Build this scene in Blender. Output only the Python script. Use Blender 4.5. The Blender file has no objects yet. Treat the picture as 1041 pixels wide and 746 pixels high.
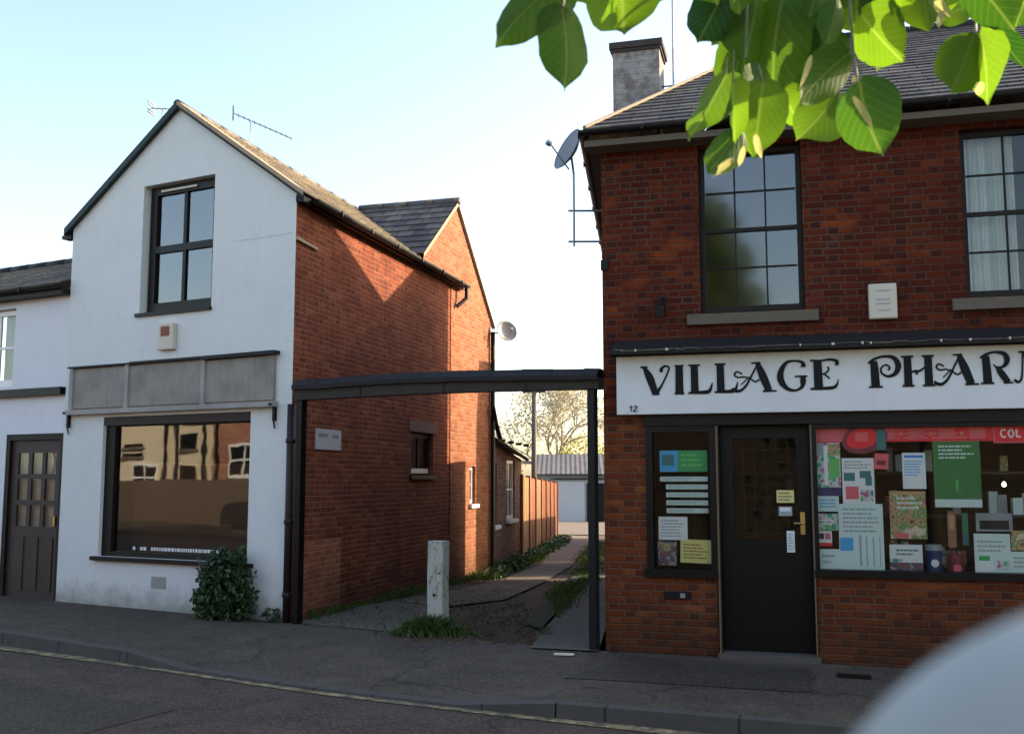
import bpy, math, random
from mathutils import Vector, Matrix, noise
random.seed(11)
R = math.radians
scene = bpy.context.scene
col = scene.collection

# ---------------------------------------------------------------- helpers
def gz(x, y):
    """height of the ground: falls gently to the right and away up the alley"""
    return -1.5765 - .015*max(-45, min(45, x)) - .015*max(0, min(y, 75) - 9.5)

class Frame:
    """upright wall plane: origin, direction of u; w points to the street"""
    def __init__(s, x, y, deg=None, d=None):
        s.x, s.y = x, y
        if d is None: d = (math.cos(R(deg)), -math.sin(R(deg)))
        l = math.hypot(*d); s.d = (d[0]/l, d[1]/l); s.n = (s.d[1], -s.d[0])
    def p(s, u, w, z):
        return Vector((s.x + u*s.d[0] + w*s.n[0], s.y + u*s.d[1] + w*s.n[1], z))

class MB:
    def __init__(s): s.v = []; s.f = []; s.uv = []; s.smooth = False
    def face(s, pts, uv=None):
        i = len(s.v); s.v += [Vector(p) for p in pts]; s.f.append(list(range(i, i+len(pts))))
        if uv is None:
            a = Vector(pts[0]); e = (Vector(pts[1]) - a)
            n = e.cross(Vector(pts[-1]) - a)
            if e.length < 1e-9 or n.length < 1e-12: uv = [(0, 0)]*len(pts)
            else:
                e.normalize(); t = n.normalized().cross(e)
                uv = [((Vector(p)-a).dot(e), (Vector(p)-a).dot(t)) for p in pts]
        s.uv.append(uv); return s
    def fr(s, F, pts, kind='uz'):
        """face from (u,w,z) frame coordinates with metre UVs"""
        if kind == 'uz': uv = [(q[0], q[2]) for q in pts]
        elif kind == 'wz': uv = [(q[1], q[2]) for q in pts]
        else: uv = [(q[0], q[1]) for q in pts]
        return s.face([F.p(*q) for q in pts], uv)
    def box(s, F, u0, u1, w0, w1, z0, z1, tz=0, skip=''):
        """tz raises the u1 end; faces named f b l r t d"""
        a, b = z0, z1
        if 'f' not in skip: s.fr(F, [(u0,w1,a),(u1,w1,a+tz),(u1,w1,b+tz),(u0,w1,b)])
        if 'b' not in skip: s.fr(F, [(u1,w0,a+tz),(u0,w0,a),(u0,w0,b),(u1,w0,b+tz)])
        if 'l' not in skip: s.fr(F, [(u0,w0,a),(u0,w1,a),(u0,w1,b),(u0,w0,b)], 'wz')
        if 'r' not in skip: s.fr(F, [(u1,w1,a+tz),(u1,w0,a+tz),(u1,w0,b+tz),(u1,w1,b+tz)], 'wz')
        if 't' not in skip: s.fr(F, [(u0,w1,b),(u1,w1,b+tz),(u1,w0,b+tz),(u0,w0,b)], 'uw')
        if 'd' not in skip: s.fr(F, [(u0,w0,a),(u1,w0,a+tz),(u1,w1,a+tz),(u0,w1,a)], 'uw')
        return s
    def wbox(s, x0, x1, y0, y1, z0, z1):
        return s.box(Frame(0, 0, 0), x0, x1, -y1, -y0, z0, z1)
    def tube(s, p0, p1, r0, r1=None, n=8, caps=True):
        r1 = r0 if r1 is None else r1
        p0, p1 = Vector(p0), Vector(p1); d = (p1-p0)
        if d.length < 1e-6: return s
        d.normalize(); a = d.orthogonal().normalized(); b = d.cross(a)
        i = len(s.v); L = (p1-p0).length
        for k in range(n):
            t = 2*math.pi*k/n; s.v.append(p0 + (a*math.cos(t)+b*math.sin(t))*r0)
        for k in range(n):
            t = 2*math.pi*k/n; s.v.append(p1 + (a*math.cos(t)+b*math.sin(t))*r1)
        for k in range(n):
            k2 = (k+1) % n
            s.f.append([i+k, i+k2, i+n+k2, i+n+k])
            c0, c1 = 2*math.pi*r0*k/n, 2*math.pi*r0*(k+1)/n
            s.uv.append([(c0, 0), (c1, 0), (c1, L), (c0, L)])
        if caps:
            s.f.append([i+n+k for k in range(n)]); s.uv.append([(0, 0)]*n)
            s.f.append([i+k for k in reversed(range(n))]); s.uv.append([(0, 0)]*n)
        return s
    def path(s, pts, r, n=8):
        for k in range(len(pts)-1): s.tube(pts[k], pts[k+1], r, r, n)
        return s
    def lathe(s, c, axis, prof, n=24):
        """prof: list of (radius, height along axis)"""
        c = Vector(c); ax = Vector(axis).normalized(); a = ax.orthogonal().normalized(); b = ax.cross(a)
        rings = []
        for (r, h) in prof:
            i = len(s.v)
            for k in range(n):
                t = 2*math.pi*k/n; s.v.append(c + ax*h + (a*math.cos(t)+b*math.sin(t))*r)
            rings.append(i)
        for j in range(len(rings)-1):
            for k in range(n):
                k2 = (k+1) % n
                s.f.append([rings[j]+k, rings[j]+k2, rings[j+1]+k2, rings[j+1]+k])
                s.uv.append([(k/n, j), (k2/n, j), (k2/n, j+1), (k/n, j+1)])
        return s
    def build(s, name, mat, parent=None, smooth=False, bevel=0, base=None):
        me = bpy.data.meshes.new(name)
        if parent is not None: off = parent['_o'] if '_o' in parent else ORG[parent.name]
        elif base is not None: off = base
        else:
            xs = [p.x for p in s.v]; ys = [p.y for p in s.v]; zs = [p.z for p in s.v]
            off = (sum(xs)/len(xs), sum(ys)/len(ys), min(zs))
        off = Vector(off)
        me.from_pydata([tuple(p-off) for p in s.v], [], s.f)
        uvl = me.uv_layers.new(name='UVMap'); k = 0
        flat = [c for f in s.uv for q in f for c in q]
        uvl.data.foreach_set('uv', flat)
        me.materials.append(mat)
        if smooth: me.polygons.foreach_set('use_smooth', [True]*len(me.polygons))
        me.update()
        o = bpy.data.objects.new(name, me); col.objects.link(o)
        if parent is not None: o.parent = parent
        else: o.location = off
        ORG[o.name] = tuple(off)
        if bevel:
            m = o.modifiers.new('Bevel', 'BEVEL'); m.width = bevel; m.segments = 2; m.limit_method = 'ANGLE'
            w = o.modifiers.new('Weld', 'WELD'); w.merge_threshold = .0005
            # weld first so the bevel sees joined corners
            o.modifiers.move(1, 0)
        return o
ORG = {}

def tag(o, label=None, cat=None, group=None, kind=None):
    if label: o['label'] = label
    if cat: o['category'] = cat
    if group: o['group'] = group
    if kind: o['kind'] = kind
    return o
def thing(name, loc, label, cat, group=None):
    o = bpy.data.objects.new(name, None); col.objects.link(o)
    o.location = loc; o.empty_display_size = .2; ORG[o.name] = tuple(loc)
    return tag(o, label, cat, group)

def wall(F, u0, u1, z0, roof, holes=(), w=0, depth=.1, mb=None, extra_u=()):
    """wall sheet at w with rectangular holes (u0,u1,z0,z1) and reveals going in by depth;
       roof is a height or a function of u"""
    m = mb or MB(); rf = roof if callable(roof) else (lambda u: roof)
    us = sorted(set([u0, u1] + [h[0] for h in holes] + [h[1] for h in holes] + [e for e in extra_u if u0 < e < u1]))
    for a, b in zip(us, us[1:]):
        hs = sorted([h for h in holes if h[0] <= a+1e-6 and h[1] >= b-1e-6], key=lambda h: h[2])
        z = z0
        for h in hs:
            if h[2] > z: m.fr(F, [(a,w,z),(b,w,z),(b,w,h[2]),(a,w,h[2])])
            z = h[3]
        m.fr(F, [(a,w,z),(b,w,z),(b,w,rf(b)),(a,w,rf(a))])
    for (a, b, c, d) in holes:
        m.fr(F, [(a,w,c),(a,w-depth,c),(a,w-depth,d),(a,w,d)], 'wz')
        m.fr(F, [(b,w-depth,c),(b,w,c),(b,w,d),(b,w-depth,d)], 'wz')
        m.fr(F, [(a,w,d),(a,w-depth,d),(b,w-depth,d),(b,w,d)], 'uw')
        m.fr(F, [(a,w-depth,c),(a,w,c),(b,w,c),(b,w-depth,c)], 'uw')
    return m

def slates(P00, P10, P01, P11, rows, mb=None, th=.014, nu=1):
    """roof slope as lapped courses. P00-P10 the eave, P01-P11 the top"""
    m = mb or MB(); P = [Vector(p) for p in (P00, P10, P01, P11)]
    n = (P[1]-P[0]).cross(P[2]-P[0] if (P[2]-P[0]).length > .01 else P[3]-P[0]).normalized()
    if n.z < 0: n = -n
    e = (P[1]-P[0]).normalized(); o = P[0]
    up = n.cross(e).normalized()
    if up.z < 0: up = -up
    L = lambda t: (P[0].lerp(P[2], t), P[1].lerp(P[3], t))
    for k in range(rows):
        a0, b0 = L(k/rows); a1, b1 = L((k+1)/rows)
        q = [a0+n*th*1.6, b0+n*th*1.6, b1+n*th*.5, a1+n*th*.5]
        uv = [((v-o).dot(e), (v-o).dot(up)) for v in q]
        # tiny inset keeps every slate course inside its row number
        uv = [(uv[0][0], k+.02), (uv[1][0], k+.02), (uv[2][0], k+.98), (uv[3][0], k+.98)]
        m.face(q, uv)
        m.face([a0+n*th*.4, b0+n*th*.4, b0+n*th*1.6, a0+n*th*1.6], [(uv[0][0], k+.02), (uv[1][0], k+.02), (uv[1][0], k+.02), (uv[0][0], k+.02)])
    return m

# ---------------------------------------------------------------- materials
class N:
    def __init__(s, name):
        s.m = bpy.data.materials.new(name); s.m.use_nodes = True
        s.t = s.m.node_tree; s.t.nodes.clear()
        s.out = s.t.nodes.new('ShaderNodeOutputMaterial')
    def n(s, typ, **kw):
        nd = s.t.nodes.new('ShaderNode'+typ)
        for k, v in kw.items():
            if k in nd.inputs: s.set(nd.inputs[k], v)
            else: setattr(nd, k, v)
        return nd
    def set(s, inp, v):
        if isinstance(v, bpy.types.NodeSocket): s.t.links.new(v, inp)
        else: inp.default_value = v
    def mth(s, op, a, b=0., c=None):
        nd = s.t.nodes.new('ShaderNodeMath'); nd.operation = op
        s.set(nd.inputs[0], a); s.set(nd.inputs[1], b)
        if c is not None: s.set(nd.inputs[2], c)
        return nd.outputs[0]
    def mix(s, f, a, b, bt='MIX'):
        nd = s.t.nodes.new('ShaderNodeMix'); nd.data_type = 'RGBA'; nd.blend_type = bt
        s.set(nd.inputs[0], f)
        for i, v in ((6, a), (7, b)): s.set(nd.inputs[i], v if isinstance(v, bpy.types.NodeSocket) else tuple(v[:3])+(1,))
        return nd.outputs[2]
    def ramp(s, f, stops, interp='LINEAR'):
        nd = s.t.nodes.new('ShaderNodeValToRGB'); cr = nd.color_ramp; cr.interpolation = interp
        while len(cr.elements) < len(stops): cr.elements.new(.5)
        for e, (p, c) in zip(cr.elements, stops):
            e.position = p; e.color = (tuple(c)+(1,)) if hasattr(c, '__len__') else (c, c, c, 1)
        s.t.links.new(f, nd.inputs[0]); return nd.outputs[0]
    def noise(s, scale, detail=4, rough=.55, vec=None, dim='3D'):
        nd = s.n('TexNoise', Scale=scale, Detail=detail, Roughness=rough)
        if vec is not None: s.t.links.new(vec, nd.inputs['Vector'])
        return nd.outputs[0]
    def pos(s): return s.n('NewGeometry').outputs['Position']
    def uv(s):
        sep = s.n('SeparateXYZ'); s.t.links.new(s.n('TexCoord').outputs['UV'], sep.inputs[0]); return sep.outputs[0], sep.outputs[1]
    def xyz(s, a, b, c=0.):
        nd = s.n('CombineXYZ'); s.set(nd.inputs[0], a); s.set(nd.inputs[1], b); s.set(nd.inputs[2], c); return nd.outputs[0]
    def bump(s, h, strength=.5, dist=.01):
        nd = s.n('Bump', Strength=strength, Distance=dist); s.t.links.new(h, nd.inputs['Height']); return nd.outputs[0]
    def pbr(s, colr, rough=.7, metal=0., normal=None, **kw):
        b = s.n('BsdfPrincipled'); s.set(b.inputs['Base Color'], colr if isinstance(colr, bpy.types.NodeSocket) else tuple(colr[:3])+(1,))
        s.set(b.inputs['Roughness'], rough); s.set(b.inputs['Metallic'], metal)
        if normal is not None: s.t.links.new(normal, b.inputs['Normal'])
        for k, v in kw.items(): s.set(b.inputs[k.replace('_', ' ')], v)
        s.t.links.new(b.outputs[0], s.out.inputs[0]); return b

def plain(name, c, rough=.6, var=.25, scale=9, metal=0., bumps=.1, **kw):
    """painted or worn surface: base colour with uneven dirt"""
    m = N(name); P = m.pos()
    f = m.noise(scale, 6, .65, P); g = m.noise(scale*7, 3, .6, P)
    d = tuple(x*(1-var) for x in c); l = tuple(min(1, x*(1+var*.5)) for x in c)
    cc = m.mix(m.mth('ADD', m.mth('MULTIPLY', f, .7), m.mth('MULTIPLY', g, .3)), d, l)
    rr = m.mth('ADD', rough-.12, m.mth('MULTIPLY', g, .24))
    if max(c) < .1 and not metal: kw.setdefault('Specular_IOR_Level', .22)
    m.pbr(cc, rr, metal, m.bump(g, bumps, .004), **kw); return m.m

def brick(name, ramp, mortar, header_dark=0., patches=None, seed=0., stain=.5):
    """Flemish-bond brickwork in metre UVs: every brick its own tone"""
    m = N(name); u, v = m.uv()
    wob = m.noise(1.3, 2, .5, m.xyz(u, v, seed))
    v = m.mth('ADD', v, m.mth('MULTIPLY', m.mth('SUBTRACT', wob, .5), .03))
    row = m.mth('FLOOR', m.mth('DIVIDE', v, .064)); fv = m.mth('FRACT', m.mth('DIVIDE', v, .064))
    par = m.mth('PINGPONG', row, 1.)
    p = m.mth('ADD', m.mth('DIVIDE', u, .295), m.mth('ADD', m.mth('MULTIPLY', par, .5), m.mth('MULTIPLY', m.mth('FRACT', m.mth('MULTIPLY', row, .377)), .06)))
    fp = m.mth('FRACT', p); head = m.mth('GREATER_THAN', fp, .66)
    idx = m.mth('ADD', m.mth('MULTIPLY', m.mth('FLOOR', p), 2.), head)
    wn = m.n('TexWhiteNoise'); wn.noise_dimensions = '3D'; m.t.links.new(m.xyz(idx, row, seed), wn.inputs['Vector'])
    colr = m.ramp(wn.outputs['Value'], ramp)
    # mortar joints, ragged
    rag = m.mth('MULTIPLY', m.mth('SUBTRACT', m.noise(26, 3, .6, m.xyz(u, v, seed)), .5), .30)
    hv = m.mth('MINIMUM', fv, m.mth('SUBTRACT', 1., fv))
    d1 = m.mth('MINIMUM', fp, m.mth('SUBTRACT', 1., fp)); d2 = m.mth('ABSOLUTE', m.mth('SUBTRACT', fp, .66))
    hu = m.mth('MULTIPLY', m.mth('MINIMUM', d1, d2), 4.57)
    dist = m.mth('MINIMUM', hv, hu)
    joint = m.ramp(m.mth('ADD', dist, m.mth('MULTIPLY', rag, .35)), [(.06, 1.), (.17, 0.)])
    if header_dark:
        wn2 = m.n('TexWhiteNoise'); m.t.links.new(m.xyz(idx, row, seed+7), wn2.inputs['Vector'])
        hd = m.mth('MULTIPLY', m.mth('MULTIPLY', head, header_dark), m.mth('GREATER_THAN', wn2.outputs['Value'], .35))
        colr = m.mix(hd, colr, (.022, .014, .014))
    if patches:
        pf = m.ramp(m.noise(patches[1], 3, .6, m.xyz(u, m.mth('MULTIPLY', v, 1.6), seed+3)), [(.58, 0.), (.66, 1.)])
        wn3 = m.n('TexWhiteNoise'); m.t.links.new(m.xyz(idx, row, seed+17), wn3.inputs['Vector'])
        colr = m.mix(m.mth('MULTIPLY', pf, m.mth('GREATER_THAN', wn3.outputs['Value'], .45)), colr, patches[0])
    jv = m.ramp(m.noise(2.1, 5, .7, m.xyz(u, v, seed+11)), [(.35, .35), (.65, .95)])
    colr = m.mix(m.mth('MULTIPLY', joint, jv), colr, mortar)
    damp = m.ramp(m.mth('ADD', m.mth('ADD', v, 1.75), m.mth('MULTIPLY', m.mth('SUBTRACT', m.noise(1.7, 6, .7, m.xyz(u, v, seed+2)), .5), 1.1)), [(.05, .6), (.75, 0.)])
    colr = m.mix(damp, colr, (.035, .026, .016))
    salt = m.ramp(m.noise(2.6, 8, .75, m.xyz(u, m.mth('MULTIPLY', v, 1.5), seed+23)), [(.60, 0.), (.78, .28)])
    colr = m.mix(salt, colr, (.24, .16, .12))
    st = m.noise(1.1, 7, .65, m.xyz(u, v, seed+5)); sp = m.noise(55, 4, .7, m.xyz(u, v, seed))
    colr = m.mix(m.mth('MULTIPLY', m.ramp(st, [(.4, 0.), (.75, 1.)]), stain), colr, (.35, .3, .3), 'MULTIPLY')
    colr = m.mix(.5, colr, m.ramp(sp, [(.2, .45), (.8, 1.3)]), 'MULTIPLY')
    h = m.mth('ADD', m.mth('MULTIPLY', m.mth('SUBTRACT', 1., joint), .9), m.mth('MULTIPLY', sp, .35))
    m.pbr(colr, .9, 0., m.bump(h, .8, .008), Specular_IOR_Level=.15); return m.m

def slate(name, tones, width=.25, lichen=(.22, .2, .13), lf=.35):
    m = N(name); u, v = m.uv()
    row = m.mth('FLOOR', v); par = m.mth('PINGPONG', row, 1.)
    p = m.mth('ADD', m.mth('DIVIDE', u, width), m.mth('MULTIPLY', par, .5))
    fp = m.mth('FRACT', p)
    wn = m.n('TexWhiteNoise'); m.t.links.new(m.xyz(m.mth('FLOOR', p), row), wn.inputs['Vector'])
    c = m.ramp(wn.outputs['Value'], tones)
    P = m.pos()
    li = m.ramp(m.noise(2.3, 8, .7, P), [(.5, 0.), (.68, 1.)])
    c = m.mix(m.mth('MULTIPLY', li, lf), c, lichen)
    c = m.mix(m.ramp(m.noise(30, 5, .7, P), [(.6, 0.), (.75, .35)]), c, (.3, .29, .24))
    gap = m.ramp(m.mth('MINIMUM', fp, m.mth('SUBTRACT', 1., fp)), [(.012, 1.), (.035, 0.)])
    c = m.mix(gap, c, (.008, .008, .008))
    h = m.mth('ADD', m.mth('MULTIPLY', wn.outputs['Value'], .5), m.mth('SUBTRACT', m.mth('MULTIPLY', m.noise(18, 4, .6, P), .5), gap))
    m.pbr(c, .62, 0., m.bump(h, .7, .012)); return m.m

def render_mat(name, base, base_z=-1.6, left=False):
    """painted render: faint trowel marks, streaks below sills, splash dirt at the foot"""
    m = N(name); u, v = m.uv(); P = m.pos()
    s1 = m.noise(1.6, 6, .6, P)
    st = m.noise(3., 5, .7, m.xyz(m.mth('MULTIPLY', u, 5.), m.mth('MULTIPLY', v, .5)))
    c = m.mix(m.ramp(s1, [(.3, 0.), (.75, .5)]), base, tuple(b*.86 for b in base))
    c = m.mix(m.ramp(st, [(.52, 0.), (.8, .16)]), c, (.42, .42, .38))
    foot = m.ramp(m.mth('ADD', m.mth('SUBTRACT', v, base_z), m.mth('MULTIPLY', m.mth('SUBTRACT', m.noise(5, 5, .7, P), .5), .5)), [(.02, .8), (.35, 0.)])
    c = m.mix(foot, c, (.2, .19, .15))
    fine = m.noise(60, 5, .65, P)
    hair = m.ramp(m.noise(4, 9, .8, P), [(.493, 0.), (.5, 1.), (.507, 0.)])
    c = m.mix(m.mth('MULTIPLY', hair, .3), c, (.35, .35, .33))
    m.pbr(c, .8, 0., m.bump(m.mth('ADD', fine, m.mth('MULTIPLY', m.noise(9, 3, .5, P), 1.5)), .35, .006)); return m.m

def glass_mat(name, ior=1.5, base_reflect=0., tint=(.9, .95, .95), wob=.0, refl=(1, 1, 1)):
    m = N(name)
    tr = m.n('BsdfTransparent'); tr.inputs[0].default_value = tint+(1,)
    gl = m.n('BsdfGlossy'); gl.inputs['Color'].default_value = refl+(1,); gl.inputs['Roughness'].default_value = .07 if 'window glass' in name and 'shop' not in name else .02
    if wob: m.t.links.new(m.bump(m.noise(2.2, 2, .4, m.pos()), wob, .02), gl.inputs['Normal'])
    fr = m.n('Fresnel', IOR=ior)
    f = m.mth('ADD', m.mth('MULTIPLY', fr.outputs[0], 1.-base_reflect), base_reflect)
    mx = m.n('MixShader'); m.t.links.new(f, mx.inputs[0]); m.t.links.new(tr.outputs[0], mx.inputs[1]); m.t.links.new(gl.outputs[0], mx.inputs[2])
    m.t.links.new(mx.outputs[0], m.out.inputs[0]); return m.m

def leaf_mat(name, a, b, trans=.5, yellow=None):
    m = N(name); P = m.pos()
    oi = m.n('ObjectInfo')
    geo = m.n('NewGeometry')
    f = m.mth('FRACT', m.mth('ADD', geo.outputs['Random Per Island'], 0.))
    c = m.mix(f, a, b)
    c = m.mix(m.mth('MULTIPLY', m.noise(14, 4, .6, P), .35), c, tuple(x*.5 for x in a))
    d = m.n('BsdfPrincipled'); m.t.links.new(c, d.inputs['Base Color']); d.inputs['Roughness'].default_value = .42
    t = m.n('BsdfTranslucent'); tc = m.mix(.0, c, c)
    hs = m.n('HueSaturation', Saturation=1.15, Value=1.9, Hue=.485); m.t.links.new(c, hs.inputs['Color']); m.t.links.new(hs.outputs[0], t.inputs[0])
    mx = m.n('MixShader'); mx.inputs[0].default_value = trans
    m.t.links.new(d.outputs[0], mx.inputs[1]); m.t.links.new(t.outputs[0], mx.inputs[2]); m.t.links.new(mx.outputs[0], m.out.inputs[0])
    return m.m

def wood(name, a, b, along='v', rough=.8, fine=1.):
    m = N(name); u, v = m.uv()
    vec = m.xyz(m.mth('MULTIPLY', u, 22.*fine if along == 'v' else 1.2), m.mth('MULTIPLY', v, 1.2 if along == 'v' else 22.*fine), m.n('NewGeometry').outputs['Random Per Island'])
    g = m.noise(2., 6, .65, vec); s = m.noise(3., 5, .6, m.pos())
    c = m.mix(g, a, b); c = m.mix(m.ramp(s, [(.4, 0.), (.75, .5)]), c, tuple(x*.45 for x in a))
    m.pbr(c, rough, 0., m.bump(g, .5, .004)); return m.m

M = {}
M['brick_ph'] = brick('old dark red brick', [(0, (.066, .012, .005)), (.3, (.082, .0145, .006)), (.65, (.096, .0175, .007)), (.9, (.11, .022, .008)), (1, (.14, .03, .011))], (.105, .058, .040), .5, ((.20, .042, .010), 1.1), 1.7, .5)
M['brick_ph_low'] = brick('orange shopfront brick', [(0, (.12, .029, .010)), (.3, (.142, .034, .011)), (.65, (.165, .041, .013)), (.9, (.19, .051, .016)), (1, (.23, .07, .022))], (.13, .08, .052), .4, None, 2.3, .5)
M['brick_side'] = brick('red alley brick', [(0, (.16, .036, .016)), (.4, (.215, .048, .020)), (.8, (.25, .062, .026)), (1, (.30, .088, .036))], (.27, .15, .10), .22, None, 4.2, .6)
M['brick_rear'] = brick('orange stock brick', [(0, (.23, .072, .034)), (.5, (.285, .105, .048)), (1, (.35, .145, .072))], (.29, .185, .12), .0, None, 8.8, .25)
M['brick_low'] = brick('brown yard brick', [(0, (.16, .07, .045)), (.5, (.23, .10, .06)), (1, (.3, .15, .09))], (.22, .17, .12), .2, None, 5.8, .4)
M['brick_opp'] = brick('bright red brick', [(0, (.26, .10, .06)), (.5, (.32, .13, .08)), (1, (.38, .18, .12))], (.36, .3, .25), .0, None, 2.8, .2)
M['slate_ph'] = slate('grey slate', [(0, (.040, .031, .029)), (.5, (.066, .053, .048)), (1, (.12, .097, .082))], .28, (.20, .165, .115), .9)
M['slate_wh'] = slate('brown weathered slate', [(0, (.09, .075, .06)), (.5, (.14, .12, .095)), (1, (.2, .17, .13))], .27, (.3, .26, .15), .6)
M['slate_left'] = slate('mixed slate', [(0, (.06, .052, .05)), (.5, (.10, .085, .078)), (1, (.16, .135, .115))], .27, (.30, .24, .13), .9)
M['render'] = render_mat('pale painted render', (.65, .67, .65))
M['render_left'] = render_mat('white painted render', (.70, .71, .74))
M['cream'] = render_mat('cream render', (.58, .50, .37))
M['sign_white'] = None
M['dark_wood'] = plain('dark brown paint', (.012, .008, .006), .5, .4, 12)
M['black_wood'] = plain('near black paint', (.005, .004, .0035), .4, .4, 12)
M['brown_door'] = wood('brown stained timber', (.025, .013, .010), (.045, .026, .019), 'v', .6)
M['purple_wood'] = plain('plum brown paint', (.032, .018, .018), .5, .3, 12)
M['grey_wood'] = wood('weathered grey boards', (.19, .172, .15), (.37, .34, .30), 'v', .95)
M['grey_trim'] = wood('weathered pale trim', (.26, .25, .23), (.4, .38, .35), 'u', .9)
M['slate_ledge'] = plain('lead and tar', (.020, .019, .020), .6, .5, 15, bumps=.5)
M['gutter'] = plain('black iron', (.008, .0075, .0075), .45, .4, 20)
M['iron_green'] = plain('dark bottle green paint', (.008, .011, .012), .45, .4, 15)
M['bargeboard'] = plain('slate green paint', (.018, .032, .035), .5, .3, 12)
M['timber_beam'] = wood('old tarred timber', (.022, .018, .014), (.05, .042, .034), 'u', .9)
M['stone'] = plain('weathered sill stone', (.12, .098, .072), .85, .35, 12, bumps=.4)
M['mortar'] = plain('cement flashing', (.36, .27, .18), .9, .35, 15)
M['plastic'] = plain('aged cream plastic', (.55, .5, .4), .45, .2, 20)
M['plastic_w'] = plain('white plastic', (.7, .7, .66), .45, .15, 20)
M['white_paint'] = plain('white gloss paint', (.75, .74, .72), .4, .2, 12)
M['metal'] = plain('dull aluminium', (.35, .36, .37), .4, .3, 20, metal=.7)
M['dish'] = plain('grey dish paint', (.20, .22, .24), .5, .3, 12)
M['dish_pale'] = plain('pale dish paint', (.33, .33, .32), .5, .2, 12)
M['brass'] = plain('worn brass', (.55, .38, .12), .35, .3, 30, metal=.9)
M['curtain'] = plain('net curtain', (.62, .67, .65), .9, .35, 4)
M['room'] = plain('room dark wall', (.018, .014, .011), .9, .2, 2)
M['glass'] = glass_mat('window glass', 1.5, .02, (.86, .9, .88), .02)
M['glass_sky'] = glass_mat('reflective window glass', 1.55, .085, (.62, .66, .66), .04)
M['glass_shop'] = glass_mat('reflective shop glass', 1.6, .10, (.66, .6, .54), .05, (.86, .88, .88))
M['glass_ph'] = glass_mat('shop window glass', 1.33, .0, (.95, .97, .96))
M['chimney'] = None
M['plaster_red'] = plain('terracotta', (.25, .09, .05), .8, .4, 10)
M['letter'] = plain('black letter paint', (.003, .004, .005), .6, .3, 20)
M['concrete'] = plain('worn concrete', (.105, .090, .072), .95, .5, 3, bumps=.8)
M['rubber'] = plain('rubber', (.015, .015, .015), .8, .2, 9)
M['car_white'] = plain('white van paint', (.72, .73, .74), .3, .05, 4, bumps=.0)
M['car_dark'] = plain('dark car paint', (.02, .022, .026), .25, .1, 4, bumps=.0)
M['bark'] = plain('tree bark', (.13, .10, .075), .9, .5, 14, bumps=.8)
M['bark_pale'] = plain('pale bare twigs', (.36, .31, .25), .9, .3, 6)

def sign_white():
    m = N('sign board paint'); u, v = m.uv(); P = m.pos()
    top = m.ramp(m.mth('ADD', m.mth('MULTIPLY', m.mth('SUBTRACT', v, .6), 1.8), m.mth('MULTIPLY', m.mth('SUBTRACT', m.noise(4, 6, .75, m.xyz(m.mth('MULTIPLY', u, 1.2), m.mth('MULTIPLY', v, .6))), .5), .3)), [(.0, 0.), (.5, 0.), (.75, .3), (1., .9)])
    c = m.mix(top, (.60, .62, .62), (.36, .31, .2))
    c = m.mix(m.ramp(m.noise(3, 6, .7, P), [(.4, 0.), (.8, .3)]), c, (.42, .43, .4))
    m.pbr(c, .5, 0., m.bump(m.noise(20, 3, .5, P), .1, .003)); return m.m
M['sign_white'] = sign_white()

def chimney_mat():
    m = N('flaking chimney brick'); P = m.pos(); u, v = m.uv()
    fv = m.mth('FRACT', m.mth('DIVIDE', v, .078)); joint = m.ramp(m.mth('MINIMUM', fv, m.mth('SUBTRACT', 1., fv)), [(.05, 1.), (.13, 0.)])
    c = m.ramp(m.noise(6, 7, .7, P), [(.32, (.12, .085, .075)), (.46, (.2, .17, .155)), (.56, (.30, .275, .26)), (.72, (.38, .36, .34))])
    c = m.mix(m.mth('MULTIPLY', joint, .35), c, (.12, .1, .09))
    m.pbr(c, .9, 0., m.bump(m.noise(25, 5, .7, P), .6, .01)); return m.m
M['chimney'] = chimney_mat()

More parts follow.
